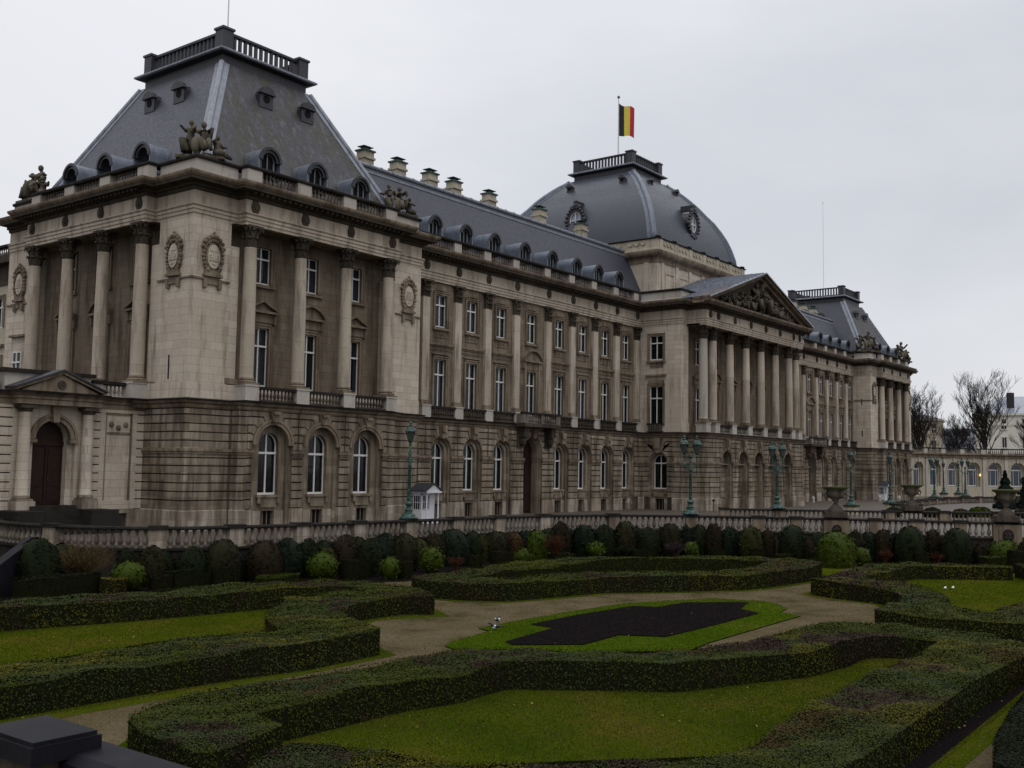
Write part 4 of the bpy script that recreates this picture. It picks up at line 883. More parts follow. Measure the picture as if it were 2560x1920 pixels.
def statue_group(loc, yaw, label, k=1.0, sd=1, n=3):
    t = empty('statue_group', loc, label, 'statue', 'statue groups on the attic corners')
    x, y, z = loc; ca, sa = math.cos(yaw), math.sin(yaw)
    def Q(a_, b_, c_): return (x + k * (a_ * ca - b_ * sa), y + k * (a_ * sa + b_ * ca), z + k * c_)
    b = MB()
    for i in range(9): rr = random.Random(sd * 31 + i); q = Q(rr.uniform(-1.1, 1.1), rr.uniform(-.2, .45), .12); b.ell(q, (k * rr.uniform(.35, .6), k * rr.uniform(.3, .5), k * rr.uniform(.22, .42)), 8, 5)
    b.hprism([Q(-1.5, -.7, 0)[:2], Q(1.5, -.7, 0)[:2], Q(1.5, .7, 0)[:2], Q(-1.5, .7, 0)[:2]], z, z + .18 * k); b.build('rocky_base', 'statue', t)
    f = MB(); figure(f, Q(.25, .15, .5), 1.28 * k, yaw, 'sit', sd); f.build('figure', 'statue', t, smooth=True)
    f = MB(); figure(f, Q(-.75, .05, .3), 1.15 * k, yaw - .7, 'stand' if sd % 2 else 'sit', sd + 5); f.build('figure', 'statue', t, smooth=True)
    f = MB(); figure(f, Q(.95, -.1, .25), 1.0 * k, yaw + .8, 'lie', sd + 9); f.build('figure', 'statue', t, smooth=True)
    s_ = MB(); s_.ell(Q(-.25, -.5, .85), (.42 * k, .14 * k, .6 * k), 12, 8); s_.ell(Q(-.25, -.6, .85), (.3 * k, .14 * k, .45 * k), 12, 8); s_.build('shield', 'statue', t, smooth=True)
statue_group((1.25, 1.25, 21.06), R(-45), 'stone figures round an oval shield, on the nearest roof corner of the palace', .92, 1)
statue_group((.9, 19.2, 21.06), R(-90), 'stone figures at the far left end of the near pavilion roofline, dark against the sky', 1.02, 4)
statue_group((17.75, 1.0, 21.06), R(-20), 'weathered stone figures where the near pavilion meets the long wing roof', .85, 3)
statue_group((117.3, 1.1, 21.06), R(-45), 'stone figures on the left corner of the far pavilion, in front of its slate roof', 1.2, 6)
statue_group((133.6, .9, 21.06), R(-10), 'pale stone figures on the far right end of the roofline, against the sky', 1.25, 8)
# relief in the tympanum
rl = MB()
for i, (x, k) in enumerate(((-7.6, .8), (-6.0, 1.0), (-4.4, 1.25), (-2.7, 1.5), (-1.0, 1.75), (.8, 1.9), (2.6, 1.5), (4.2, 1.3), (5.8, 1.0), (7.4, .8))):
    figure(rl, (67.5 + x, -4.45, 19.85), k * .88, random.Random(i).uniform(-.6, .6), 'lie' if abs(x) > 6.5 else ('stand' if abs(x) < 2 else 'sit'), 40 + i)
for i in range(110):
    rr = random.Random(900 + i); x = rr.uniform(-9, 9); zm = 3.7 * (1 - abs(x) / 11.5); rl.ell((67.5 + x, -4.3, 19.9 + rr.uniform(0, .75) * zm), (rr.uniform(.1, .26), .2, rr.uniform(.1, .26)), 7, 5)
rl.build('relief_sculpture', 'statue', palace, smooth=True)
# downpipes
dp = MB(); dp.tube([(3.0, -.12, G), (3.0, -.12, 6.4)], [.03, .03], 6); dp.tube([(19.35, 2.25, 7), (19.35, 2.25, 18)], [.07, .07], 6); dp.build_split('downpipe', 'soot_shade', palace)
# bodies of the blocks behind the facades (roof slabs, inner walls)
bd = MB(); bd.box(W, 2.6, 18.3, 2.6, D_ - .3, G, 19.85); bd.box(W, 116.8, 134.2, 2.6, D_ - .3, G, 19.85); bd.box(W, 18.2, 57, 4.2, 18.8, G, 19.85); bd.box(W, 78, 116.9, 4.2, 18.8, G, 19.85); bd.box(W, 55.2, 79.8, 1.2, 23, G, 19.85); bd.build('inner_wall', 'dark', palace)
# flag poles and flag
def pole(x, y, z0, z1, label, r=.06):
    t = empty('flagpole', (x, y, z0), label, 'flagpole', 'flagpoles on the palace roofs'); m_ = MB(); m_.tube([(x, y, z0), (x, y, z1)], [r, r * .6], 8); m_.build('pole', 'white', t); k = MB(); k.ell((x, y, z1), (r * 2, r * 2, r * 2), 8, 6); k.build('finial', 'lead', t)
pole(9.6, 10.4, 31.1, 47, 'thin bare pole on the crown of the near pavilion roof', .05)
pole(67.5, cy_, 38.2, 47.2, 'flagpole on the crown of the dome, flying a striped flag', .09)
pole(125.4, 10.4, 31.1, 46.5, 'thin bare pole on the crown of the far pavilion roof', .04)
fl = empty('flag', (67.6, cy_, 43.0), 'black, yellow and red striped flag hanging from the pole above the dome', 'flag')
def stripe(a0, a1, mat, name):
    m_ = MB(); nu, nv = 5, 10; vs = []
    for i in range(nu + 1):
        for j in range(nv + 1):
            s_ = a0 + (a1 - a0) * i / nu; t = j / nv; dx = .605; dy = -.796
            a_ = 1.85 * s_; off = .22 * math.sin(s_ * 5 + t * 2.2); zz = 46.5 - .75 * s_ ** 1.2 - t * (3.9 - .75 * s_ * .55) - .12 * math.sin(s_ * 6)
            vs.append((67.5 + dx * a_ + .8 * off, cy_ + dy * a_ + .6 * off, zz))
    m_.add(vs, [(i * (nv + 1) + j, (i + 1) * (nv + 1) + j, (i + 1) * (nv + 1) + j + 1, i * (nv + 1) + j + 1) for i in range(nu) for j in range(nv)]); m_.build(name, mat, fl, smooth=True)
stripe(0.03, .36, 'fblack', 'black_stripe'); stripe(.36, .72, 'fyellow', 'yellow_stripe'); stripe(.72, 1.0, 'fred', 'red_stripe')
# ================================================================ GROUND
ZG, ZF = -2.1, G
def struct(name, pts, z0, z1, mat):
    m_ = MB(); m_.hprism(pts, z0, z1); return tag(m_.build(name, mat), kind='structure')
g = MB(); g.add([(-1500, -1500, -2.6), (2500, -1500, -2.6), (2500, 2500, -2.6), (-1500, 2500, -2.6)], [(0, 1, 2, 3)]); tag(g.build('ground', 'forecourt'), kind='structure')
RAIL = [(-9.4, 2.2), (-9.9, -.8), (-9.4, -3.9), (-8.3, -6.4), (-6.5, -8.3), (-3.6, -9.3), (0, -9.8), (3.6, -10.1), (7.3, -10.4), (11, -10.6), (14.7, -10.8), (18.6, -11.4), (23.4, -13.6), (26.7, -17.3), (29.1, -21.2), (31.4, -25.3), (33.5, -29.9), (35.3, -34.7), (36.6, -39.5), (38, -47), (38.5, -58)]
def smooth_path(P, per=4):
    o = []
    for i in range(len(P) - 1):
        p0, p1, p2, p3 = [Vector(P[max(0, min(len(P) - 1, i + k))]) for k in (-1, 0, 1, 2)]
        for j in range(per):
            t = j / per; o.append(tuple(.5 * ((2 * p1) + (p2 - p0) * t + (2 * p0 - 5 * p1 + 4 * p2 - p3) * t * t + (3 * p1 - p0 - 3 * p2 + p3) * t ** 3)))
    return o + [tuple(P[-1])]
RS = smooth_path(RAIL)

struct('forecourt', [(-60, 2.2)] + RS + [(38.5, -400), (900, -400), (900, 600), (-60, 600)], -2.55, ZF, 'forecourt')
struct('pavement', [(-40, -62), (-40, -30), (-32.3, -30), (-31.9, -44), (-31.6, -62)], -2.5, 1.3, 'forecourt')
# ---- parterre
A_ = {
 'HA': [(-24.6, -16.0), (-17.2, -14.3), (-13.0, -16.0), (-9.1, -15.9), (-5.2, -17.3), (-4.8, -18.3), (-4.5, -19.9), (-4.7, -21.8), (-6.3, -24.4), (-6.9, -23.5), (-8.8, -23.4), (-10.4, -24.2), (-11.6, -25.1), (-12.4, -26.4), (-13.4, -28.6), (-16.3, -28.8), (-18.3, -28.4), (-20.6, -28.2), (-24.0, -28.1), (-27.5, -28.2), (-27.5, -26.0), (-23, -25.8), (-20.4, -25.7), (-18.0, -25.8), (-15.2, -26.3), (-14.5, -25.0), (-13.7, -23.8), (-12.8, -22.9), (-11.0, -21.7), (-10.6, -20.9), (-8.4, -20.8), (-6.3, -20.9), (-6.25, -19.8), (-8.7, -18.95), (-14, -18.1), (-18.5, -16.9), (-25.2, -18.4)],
 'HB': [(-24.6, -35.4), (-24.5, -33.6), (-24.0, -32.4), (-23.2, -31.8), (-21.7, -31.5), (-20, -31.9), (-17.4, -32.1), (-14.4, -32.2), (-13.9, -32.5), (-13.1, -33.5), (-12.4, -34.8), (-10.5, -36.6), (-8.1, -37.4), (-5.3, -37.4), (-3.4, -37.55), (-2.2, -38.2), (-1.65, -40.5), (-1.75, -42.3), (-2.9, -43.5), (-4.1, -44.35), (-5.0, -43.9), (-9, -43.75), (-15, -43.8), (-19.2, -43.95), (-21.2, -42.3), (-23.8, -38.9), (-24.7, -37.6), (-24.6, -36.5), (-23.4, -36.15), (-22.8, -36.7), (-22.65, -37.5), (-22.5, -38.9), (-20.5, -41.1), (-19.2, -42.05), (-18.0, -42.1), (-16, -41.8), (-13, -41.65), (-9.5, -41.55), (-6.5, -41.65), (-4.3, -41.5), (-3.75, -40.9), (-3.8, -40.2), (-4.5, -39.5), (-6.2, -39.55), (-8.4, -39.3), (-10, -38.5), (-12.3, -37.6), (-13.9, -35.4), (-14.8, -34.2), (-16.8, -34.3), (-18.3, -33.9), (-22.3, -33.85), (-22.5, -34.9), (-22.75, -35.3), (-23.6, -35.4)],
 'HE': [(1.05, -37.9), (5.6, -37.5), (7.0, -36.9), (8.7, -35.7), (9.1, -33.5), (9.8, -32.2), (13, -32.2), (16.5, -31.85), (20.4, -31.6), (22.4, -32.7), (23.5, -35.2), (24.4, -37.4), (23.4, -37.7), (22.0, -35.7), (20.4, -33.6), (16.5, -33.6), (12.8, -33.6), (11.7, -34.9), (11.2, -36.0), (10.4, -36.9), (9.3, -37.8), (6.2, -39.1), (4.6, -39.4), (3.4, -40.5), (3.6, -41.1), (5.7, -41.1), (7.9, -41.4), (9.7, -42.5), (9, -44.0), (6, -44.0), (2.4, -44.2), (1.1, -41.3), (1.0, -39.6)],
 'HD': [(-2.4, -19.6), (-1.4, -18.75), (1.8, -18.9), (5.2, -18.2), (8.4, -17.9), (11.0, -18.5), (12.8, -19.2), (14.2, -20.9), (17.7, -22.9), (18.9, -24.9), (19.7, -27), (19.8, -28.7), (18.5, -29.5), (15.5, -30.1), (12, -29.8), (9.4, -29.4), (6.8, -27.6), (3.6, -25.2), (.9, -24.6), (-1.6, -23.9), (-2.5, -22.5), (-2.75, -20.8)],
 'HDi': [(-.4, -21.0), (1.9, -20.7), (4.4, -20.5), (6.3, -21.0), (8.7, -20.6), (11.0, -20.3), (13.1, -21.4), (15.8, -23.7), (17.2, -25.5), (17.4, -27.2), (13.8, -27.8), (11.0, -28.0), (9.3, -26.9), (8.1, -25.5), (5.7, -23.9), (2.4, -22.7), (.7, -22.7)],
 'isl': [(-11.2, -29.1), (-10.4, -28.7), (-8.0, -28.3), (-7.8, -27.65), (-6, -27.55), (-3, -27.55), (1.2, -27.85), (3.2, -28.7), (5.3, -29.7), (6.0, -31.7), (5.4, -32.6), (4.4, -33.4), (3.2, -33.6), (2.8, -34.6), (-2, -34.7), (-5.2, -34.8), (-7.6, -35.1), (-10.5, -33.9), (-11.7, -31.6), (-11.5, -29.9)],
 'soil': [(-6.03, -28.47), (-3, -28.4), (0.62, -28.61), (1.05, -29.5), (3.08, -29.61), (5.03, -31.5), (2.9, -32.1), (2.2, -33.2), (-1.5, -33.3), (-5.2, -33.3), (-5.6, -32.57), (-5.93, -31.97), (-8.23, -32.15), (-9.78, -30.55), (-9.47, -30.04), (-6.11, -29.56)],
 'path': [(-31.5, -30), (-24, -27), (-17, -26), (-8, -21.5), (-4.5, -20), (-1.9, -17.2), (1.6, -14.2), (3.2, -14.4), (1.0, -17.2), (3, -24), (14, -29), (20, -29.6), (25, -28.6), (26, -29.6), (20, -32.6), (12, -34), (10.5, -37), (5, -39), (2.5, -43), (4.5, -46), (3, -47.5), (-17.6, -46.7), (-22, -60), (-31.5, -60)]}
def tri_sheet(name, pts, z, mat, hole=None, **k):
    bm = bmesh.new(); vs = [bm.verts.new((x, y, z)) for x, y in pts]; f = bm.faces.new(vs); f.normal_update(); (f.normal_flip() if f.normal.z < 0 else None); bmesh.ops.triangulate(bm, faces=[f], ngon_method='EAR_CLIP')
    me = bpy.data.meshes.new(name); bm.to_mesh(me); bm.free(); me.materials.append(M[mat]); o = bpy.data.objects.new(name, me); COL.objects.link(o); return tag(o, kind='structure')
tri_sheet('garden_lawn', [(-60, 2.4)] + [(-9.4, 2.4)] + [(x + .1, y + .1) for x, y in RS[1:]] + [(38.5, -62), (-60, -62)], ZG, 'lawn')
tri_sheet('gravel_path', A_['path'], ZG + .006, 'gravel')
PLOTS = [[(-24.6, -16.0), (-17.2, -14.3), (-13.0, -16.0), (-9.1, -15.9), (-5.2, -17.3), (-4.6, -18.3), (-4.3, -19.9), (-4.5, -21.8), (-6.3, -24.5), (-8.8, -23.4), (-10.4, -24.2), (-11.6, -25.1), (-12.4, -26.4), (-13.4, -28.6), (-16.3, -28.8), (-27.5, -28.2)],
 [(-24.6, -35.4), (-24.5, -33.6), (-24.0, -32.4), (-23.2, -31.8), (-21.7, -31.5), (-20, -31.9), (-14.4, -32.2), (-13.1, -33.5), (-12.4, -34.8), (-10.5, -36.6), (-8.1, -37.4), (-3.4, -37.55), (-2.2, -38.2), (-1.65, -40.5), (-1.75, -42.3), (-2.0, -44.2), (-19.6, -44.35), (-21.2, -42.3), (-23.8, -38.9), (-24.7, -37.6)],
 [(1.05, -37.9), (5.6, -37.5), (7.0, -36.9), (8.7, -35.7), (9.1, -33.5), (9.8, -32.2), (13, -32.2), (16.5, -31.85), (20.4, -31.6), (22.4, -32.7), (24.6, -37.4), (22, -46), (2.4, -44.4), (1.1, -41.3)], A_['HD']]
for i_, q_ in enumerate(PLOTS): tri_sheet('lawn_plot', inset(q_, -.38), ZG + .012 + .002 * i_, 'lawn')
SOIL2 = [(-21.5, -42.4), (-19.7, -44.25), (-12, -44.15), (-6, -44.05), (-3.4, -44.7), (-1.6, -42.5), (-5, -43), (-19, -43)]
tri_sheet('hedge_soil', SOIL2, ZG + .024, 'soil')
tri_sheet('grass_island', smooth_path(A_['isl'] + [A_['isl'][0]], 1)[:-1], ZG + .04, 'lawn2'); tri_sheet('soil_bed', A_['soil'], ZG + .07, 'soil')
k_ = MB(); n_ = len(A_['isl']); vs_ = [(x, y, z) for z in (ZG, ZG + .039) for x, y in A_['isl']]; k_.add(vs_, [(i, (i + 1) % n_, n_ + (i + 1) % n_, n_ + i) for i in range(n_)]); tag(k_.build('grass_edge', 'soil'), kind='structure')
border = [(-30, -4), (-9.5, -4)] + [(x - .0, y - .4) for x, y in RS[16:72]] + [(32.5, -37), (28, -33), (25, -28), (22, -20), (16, -15.2), (8, -15.6), (1, -16), (-4, -13), (-12, -12.0), (-30, -12)]
tri_sheet('border_soil', border, ZG + .012, 'soil')
# ---- leaves
class Leaves:
    """collects leaf quads as arrays; one mesh object together with a solid body"""
    def __init__(s): s.V = []; s.n = 0
    def scatter(s, P, N, size, tilt=.8):
        """P points, N normals; quads with random tilt"""
        k = len(P)
        if not k: return
        r = rng.normal(size=(k, 3)) * tilt; n = N + r; n /= np.linalg.norm(n, axis=1)[:, None]
        t = np.cross(n, rng.normal(size=(k, 3))); t /= np.linalg.norm(t, axis=1)[:, None] + 1e-9; b = np.cross(n, t)
        sz = size * rng.uniform(.6, 1.4, (k, 1)); a = t * sz; c = b * sz * .6
        s.V.append(np.stack([P - a, P - c, P + a, P + c], 1).reshape(-1, 3)); s.n += k
    def build(s, name, body, mat, label=None, cat=None, group=None, org=(0, 0, 0), parent=None, core=None):
        bv = np.array(body.v, float).reshape(-1, 3); L = np.concatenate(s.V) if s.V else np.zeros((0, 3)); V = np.concatenate([bv, L]) - np.array(org)
        me = bpy.data.meshes.new(name); nb = len(bv); loops = [i for f in body.f for i in f]; st = []; tot = []; c = 0
        for f in body.f: st.append(c); tot.append(len(f)); c += len(f)
        q = len(L) // 4; loops = np.concatenate([np.array(loops, np.int32), np.arange(nb, nb + 4 * q, dtype=np.int32)])
        st = np.concatenate([np.array(st, np.int32), c + 4 * np.arange(q, dtype=np.int32)]); tot = np.concatenate([np.array(tot, np.int32), np.full(q, 4, np.int32)])
        me.vertices.add(len(V)); me.vertices.foreach_set('co', V.astype(np.float32).ravel()); me.loops.add(len(loops)); me.loops.foreach_set('vertex_index', loops)
        me.polygons.add(len(st)); me.polygons.foreach_set('loop_start', st); me.polygons.foreach_set('loop_total', tot.astype(np.int32)); me.update(calc_edges=True); me.validate()
        me.materials.append(M[mat] if isinstance(mat, str) else mat)
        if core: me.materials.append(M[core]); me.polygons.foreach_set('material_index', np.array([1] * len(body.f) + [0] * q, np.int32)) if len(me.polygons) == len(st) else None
        o = bpy.data.objects.new(name, me); COL.objects.link(o)
        if parent is None: o.location = org
        else: o.parent = parent; o.location = Vector(org) - ORG[parent.name]
        ORG[o.name] = Vector(org)
        return tag(o, label, cat, group)
def inpoly(P, x, y):
    c = np.zeros(len(x), bool); n = len(P)
    for i in range(n):
        (x1, y1), (x2, y2) = P[i], P[(i + 1) % n]
        if y1 == y2: continue
        k = ((y1 > y) != (y2 > y)) & (x < (x2 - x1) * (y - y1) / (y2 - y1) + x1); c ^= k
    return c
def wob(x, y): return .035 * np.sin(1.3 * x + .7 * y) + .03 * np.sin(2.9 * x - 2.1 * y) + .02 * np.sin(5.1 * y + 1.7 * x)
CAM = np.array((-35.4, -49.9))
def resample(q):
    o = []
    for i in range(len(q)):
        p0, p1, p2 = Vector(q[i - 1]), Vector(q[i]), Vector(q[(i + 1) % len(q)]); a, b = (p0 - p1), (p2 - p1); c = min(.16, a.length * .3, b.length * .3)
        o += [tuple(p1 + a.normalized() * c), tuple(p1 + b.normalized() * c)]
    return o
def hedge(polys, z0, z1, label, org, mat='hedge', cat='hedge', group=None, dens=1.0, name='hedge'):
    outer = polys[0]; hole = polys[1] if len(polys) > 1 else None
    body = MB(); bm = bmesh.new(); z1b = z1 - .05
    loops = [resample(list(q)) for q in polys]
    for q in loops:       # side walls with a rounded shoulder
        n = len(q); a = sum(q[i][0] * q[(i + 1) % n][1] - q[(i + 1) % n][0] * q[i][1] for i in range(n)); sg = 1 if (a > 0) == (q is loops[0]) else -1
    tris = []
    vs = [[bm.verts.new((x, y, z1b + float(wob(x, y)))) for x, y in q] for q in loops]; es = []
    for ring_ in vs:
        for i in range(len(ring_)): es.append(bm.edges.new((ring_[i], ring_[(i + 1) % len(ring_)])))
    bmesh.ops.triangle_fill(bm, use_beauty=True, use_dissolve=False, edges=es)
    bm.verts.ensure_lookup_table(); bm.verts.index_update()
    body.add([(v.co.x, v.co.y, z1b - .07) for v in bm.verts], [[v.index for v in f.verts] for f in bm.faces]); bm.free()
    for q in loops:
        n = len(q); body.add([(x, y, z0) for x, y in q] + [(x, y, z1b + float(wob(x, y))) for x, y in q], [(i, (i + 1) % n, n + (i + 1) % n, n + i) for i in range(n)])
    lf = Leaves(); X = np.array(outer); x0, y0 = X.min(0); x1, y1 = X.max(0)
    def dn(x, y): d_ = np.hypot(x - CAM[0], y - CAM[1]); return np.clip(26 / d_, .25, 1.3)
    N = int((x1 - x0) * (y1 - y0) * 1700 * dens); px = rng.uniform(x0, x1, N); py = rng.uniform(y0, y1, N)
    k = inpoly(loops[0], px, py)
    if hole: k &= ~inpoly(loops[1], px, py)
    px, py = px[k], py[k]; k = rng.random(len(px)) < dn(px, py) ** 1.2; px, py = px[k], py[k]; dd = np.hypot(px - CAM[0], py - CAM[1])
    P = np.stack([px, py, z1b + wob(px, py) + rng.uniform(-.012, .022, len(px))], 1); sz = .011 + .0005 * dd
    lf.scatter(P, np.tile((0, 0, 1.), (len(P), 1)), sz[:, None], .30)
    for q in loops:
        n = len(q)
        for i in range(n):
            a, b = np.array(q[i]), np.array(q[(i + 1) % n]); L = np.hypot(*(b - a))
            if L < 1e-4: continue
            m_ = int(L * (z1 - z0) * 560 * dens * float(dn(a[0], a[1])) ** 1.2) + 1; t = rng.random((m_, 1)); p = a + (b - a) * t; nn = np.array(((b - a)[1], -(b - a)[0])) / L
            zz = rng.uniform(z0 + .02, z1, m_); off = rng.uniform(-.02, .035, (m_, 1)) * rng.choice([-1, 1], (m_, 1)); p = p + nn * off
            d_ = np.hypot(*(a - CAM)); lf.scatter(np.column_stack([p, zz]), np.tile((nn[0], nn[1], -.25), (m_, 1)), .011 + .0005 * d_, .22)
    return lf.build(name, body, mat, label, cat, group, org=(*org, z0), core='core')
HG_ = 'clipped hedges of the parterre'
ZT = -1.37
hedge([A_['HA']], ZG, ZT, 'C-shaped clipped hedge round the left lawn, left of the gravel crossing', (-16, -21), group=HG_)
hedge([A_['HB']], ZG, ZT, 'wide clipped hedge framing the nearest lawn in the foreground', (-13, -38), group=HG_)
hedge([A_['HE']], ZG, ZT, 'winding clipped hedge round the right-hand lawn, right of the flower bed', (11, -37), group=HG_)
hedge([A_['HD'], A_['HDi']], ZG, ZT, 'closed ring of clipped hedge beyond the flower bed, under the palace balustrade', (8, -24), group=HG_)
hedge([[(21.8, -39.9), (25.8, -38.6), (25.2, -37.3), (24.6, -37.9), (22.9, -38.7)]], ZG, ZT, 'short hedge end at the right edge of the picture, beyond the right lawn', (24, -38.5), group=HG_)
hedge([[(-17.4, -47.6), (-17.1, -45.8), (-15.2, -45.35), (-13, -45.12), (-9, -44.8), (-3, -44.5), (-3, -46.8), (-7, -46.9)]], ZG, ZT + .05, 'dark hedge in the near right corner of the picture, beside a strip of path', (-11, -46), 'G', group=HG_)
# ---- clipped domes of the border
SH = [(-12.83, -8.49, 0.9, 2.3, 'G', 'dome'), (-8.42, -7.97, 0.46, 1.62, 'G', 'dome'), (-9.78, -10.23, 0.72, 1.25, 'L', 'ball'), (-8.01, -9.27, 0.66, 1.79, 'B', 'dome'), (-6.22, -9.72, 0.72, 1.68, 'G', 'dome'), (-5.09, -10.39, 0.84, 1.99, 'B', 'dome'), (-3.12, -10.93, 0.89, 1.85, 'R', 'dome'), (-1.83, -10.97, 0.81, 1.93, 'T', 'dome'), (-0.49, -11.01, 0.58, 1.85, 'G', 'dome'), (0.0, -11.75, 0.51, 1.48, 'O', 'dome'), (-1.1, -12.7, 0.76, 1.32, 'L', 'ball'), (1.61, -11.46, 0.82, 1.96, 'R', 'dome'), (1.78, -12.98, 0.61, 1.87, 'G', 'dome'), (4.12, -11.65, 0.85, 1.97, 'T', 'dome'), (4.71, -12.51, 0.72, 1.97, 'B', 'dome'), (1.15, -14.93, 0.46, 1.11, 'L', 'ball'), (6.67, -11.7, 0.64, 1.59, 'O', 'dome'), (7.8, -11.85, 0.71, 1.81, 'R', 'dome'), (5.13, -14.07, 0.61, 1.33, 'L', 'ball'), (9.05, -12.07, 1.0, 2.01, 'T', 'dome'), (10.99, -11.91, 0.59, 1.8, 'G', 'dome'), (12.0, -11.82, 0.48, 1.57, 'O', 'dome'), (12.71, -12.14, 0.77, 1.74, 'B', 'dome'), (14.58, -12.09, 0.71, 1.62, 'C', 'dome'), (12.13, -14.69, 0.52, 0.94, 'L', 'ball'), (15.56, -12.26, 0.58, 1.68, 'T', 'dome'), (15.67, -13.1, 0.69, 1.74, 'L', 'dome'), (17.54, -12.57, 0.68, 1.77, 'G', 'dome'), (18.13, -13.11, 0.69, 2.19, 'R', 'dome'), (19.21, -14.11, 0.77, 2.0, 'T', 'dome'), (20.15, -14.98, 0.77, 2.01, 'G', 'dome'), (18.77, -15.25, 0.54, 1.07, 'L', 'ball'), (21.15, -15.9, 0.75, 2.24, 'B', 'dome'), (22.23, -16.91, 0.85, 1.85, 'G', 'dome'), (23.28, -17.88, 0.75, 2.13, 'B', 'dome'), (24.61, -18.3, 0.43, 1.98, 'T', 'dome'), (23.76, -19.11, 0.5, 1.0, 'L', 'ball'), (25.25, -18.9, 0.61, 1.99, 'G', 'dome'), (25.39, -19.84, 0.58, 2.15, 'R', 'dome'), (26.19, -20.58, 0.74, 1.9, 'T', 'dome'), (26.08, -22.07, 0.75, 2.0, 'O', 'dome'), (26.9, -22.83, 0.48, 1.85, 'R', 'dome'), (27.53, -24.19, 0.9, 2.14, 'G', 'dome'), (27.74, -25.16, 0.45, 1.36, 'R', 'dome'), (24.17, -28.2, 1.1, 2.07, 'L', 'dome'), (28.83, -27.7, 0.61, 1.96, 'B', 'dome'), (29.45, -28.28, 0.59, 1.82, 'T', 'dome'), (25.83, -29.11, 0.47, 1.07, 'L', 'ball'), (29.57, -29.14, 0.59, 2.03, 'R', 'dome'), (29.68, -30.7, 0.92, 2.29, 'G', 'dome'), (31.96, -31.39, 0.54, 2.04, 'R', 'dome'), (31.31, -32.96, 0.91, 2.21, 'G', 'dome'), (33.0, -33.85, 0.44, 1.34, 'R', 'dome'), (33.6, -35.14, 0.95, 1.5, 'L', 'dome'), (32.37, -36.75, 0.71, 1.76, 'R', 'dome')]
CN = {'G': 'dark green', 'T': 'blue-green', 'B': 'olive brown', 'R': 'reddish brown', 'O': 'olive green', 'C': 'copper brown', 'L': 'bright green'}
ORD = ['', 'first', 'second', 'third', 'fourth', 'fifth', 'sixth', 'seventh', 'eighth', 'ninth', 'tenth', 'eleventh', 'twelfth', 'thirteenth', 'fourteenth', 'fifteenth']
cnt = {}
def dome_shrub(x, y, r, h, c, kind, label, z=ZG, name='topiary_shrub', cat='topiary', group='clipped shrubs under the balustrade', n=None):
    body = MB(); N = 16; prof = []
    for i in range(9):
        t = i / 8
        if kind == 'dome': a = -PI / 2 * .33 + (PI / 2 * 1.33) * t; prof.append((max(.01, math.cos(a) ** .9) * r * .96, h * (.42 + .55 * math.sin(a)) if a > 0 else h * .42 * (1 + a / (PI / 2 * .33))))
        else: a = -PI / 2 * .72 + (PI / 2 + PI / 2 * .72) * t; prof.append((max(.01, math.cos(a)) * r * .93, h * .5 + math.sin(a) * h * .48))
    body.lathe(W, (x, y, z), prof, N, cap=False)
    d_ = math.hypot(x - CAM[0], y - CAM[1]); sz = (.055 if c == 'L' else .026) + .0007 * d_; k = n or int(2.2 * 2 * PI * r * h / (sz * sz * 4) * (.9 if c == 'L' else .8)); k = min(k, 6500)
    v = rng.normal(size=(k, 3)); v[:, 2] = np.abs(v[:, 2]) * .9 if kind == 'dome' else v[:, 2]; t = 1 - rng.random(k) ** 1.15
    pr = np.array(prof); zz = t * pr[-1, 1]; rr = np.interp(zz, pr[:, 1], pr[:, 0]) + rng.uniform(-.03, .05 if c != 'L' else .09, k); th = rng.uniform(0, 2 * PI, k)
    ph1, ph2 = x * 3.1, y * 2.3; rr = rr * (1 + .07 * np.sin(3 * th + ph1) * np.sin(5 * t + ph2) + .05 * np.sin(7 * th + ph2 + 6 * t)); P = np.stack([x + rr * np.cos(th), y + rr * np.sin(th), z + zz * (1 + .03 * np.sin(2 * th + ph1))], 1); nn = np.stack([np.cos(th), np.sin(th), np.clip((t - .4) * 2, -.2, 1.2)], 1)
    lf = Leaves(); lf.scatter(P, nn, sz, .6 if c != 'L' else .9)
    return lf.build(name, body, c, label, cat, group, org=(x, y, z))
BACK = [(-10.9, -7.0, .7, 1.9), (-7.2, -8.9, .55, 1.5), (-4.0, -10.0, .5, 1.35), (-2.4, -10.35, .55, 1.75), (0.6, -10.85, .6, 1.7), (2.7, -11.1, .65, 1.8), (5.4, -11.3, .6, 1.75), (10.0, -11.75, .6, 1.7), (13.7, -11.85, .6, 1.65), (16.5, -12.3, .6, 1.7), (18.9, -13.1, .55, 1.75), (21.0, -14.6, .6, 1.85), (22.5, -15.9, .6, 1.85), (24.0, -17.0, .6, 1.8), (25.6, -18.3, .5, 1.8), (27.2, -21.9, .55, 1.8), (28.3, -25.5, .6, 1.7), (30.4, -29.6, .55, 1.8), (32.3, -32.4, .55, 1.7)]
SH += [(x, y, r, h, 'GGTBG'[i % 5], 'dome') for i, (x, y, r, h) in enumerate(BACK)]
ORD += ['sixteenth', 'seventeenth', 'eighteenth', 'nineteenth', 'twentieth', 'twenty-first', 'twenty-second', 'twenty-third', 'twenty-fourth', 'twenty-fifth']
def scr(x, y): a, b = x - CAM[0], y - CAM[1]; return (a * .605 - b * .796) / (a * .793 + b * .604)
SH.sort(key=lambda q: scr(q[0], q[1]))
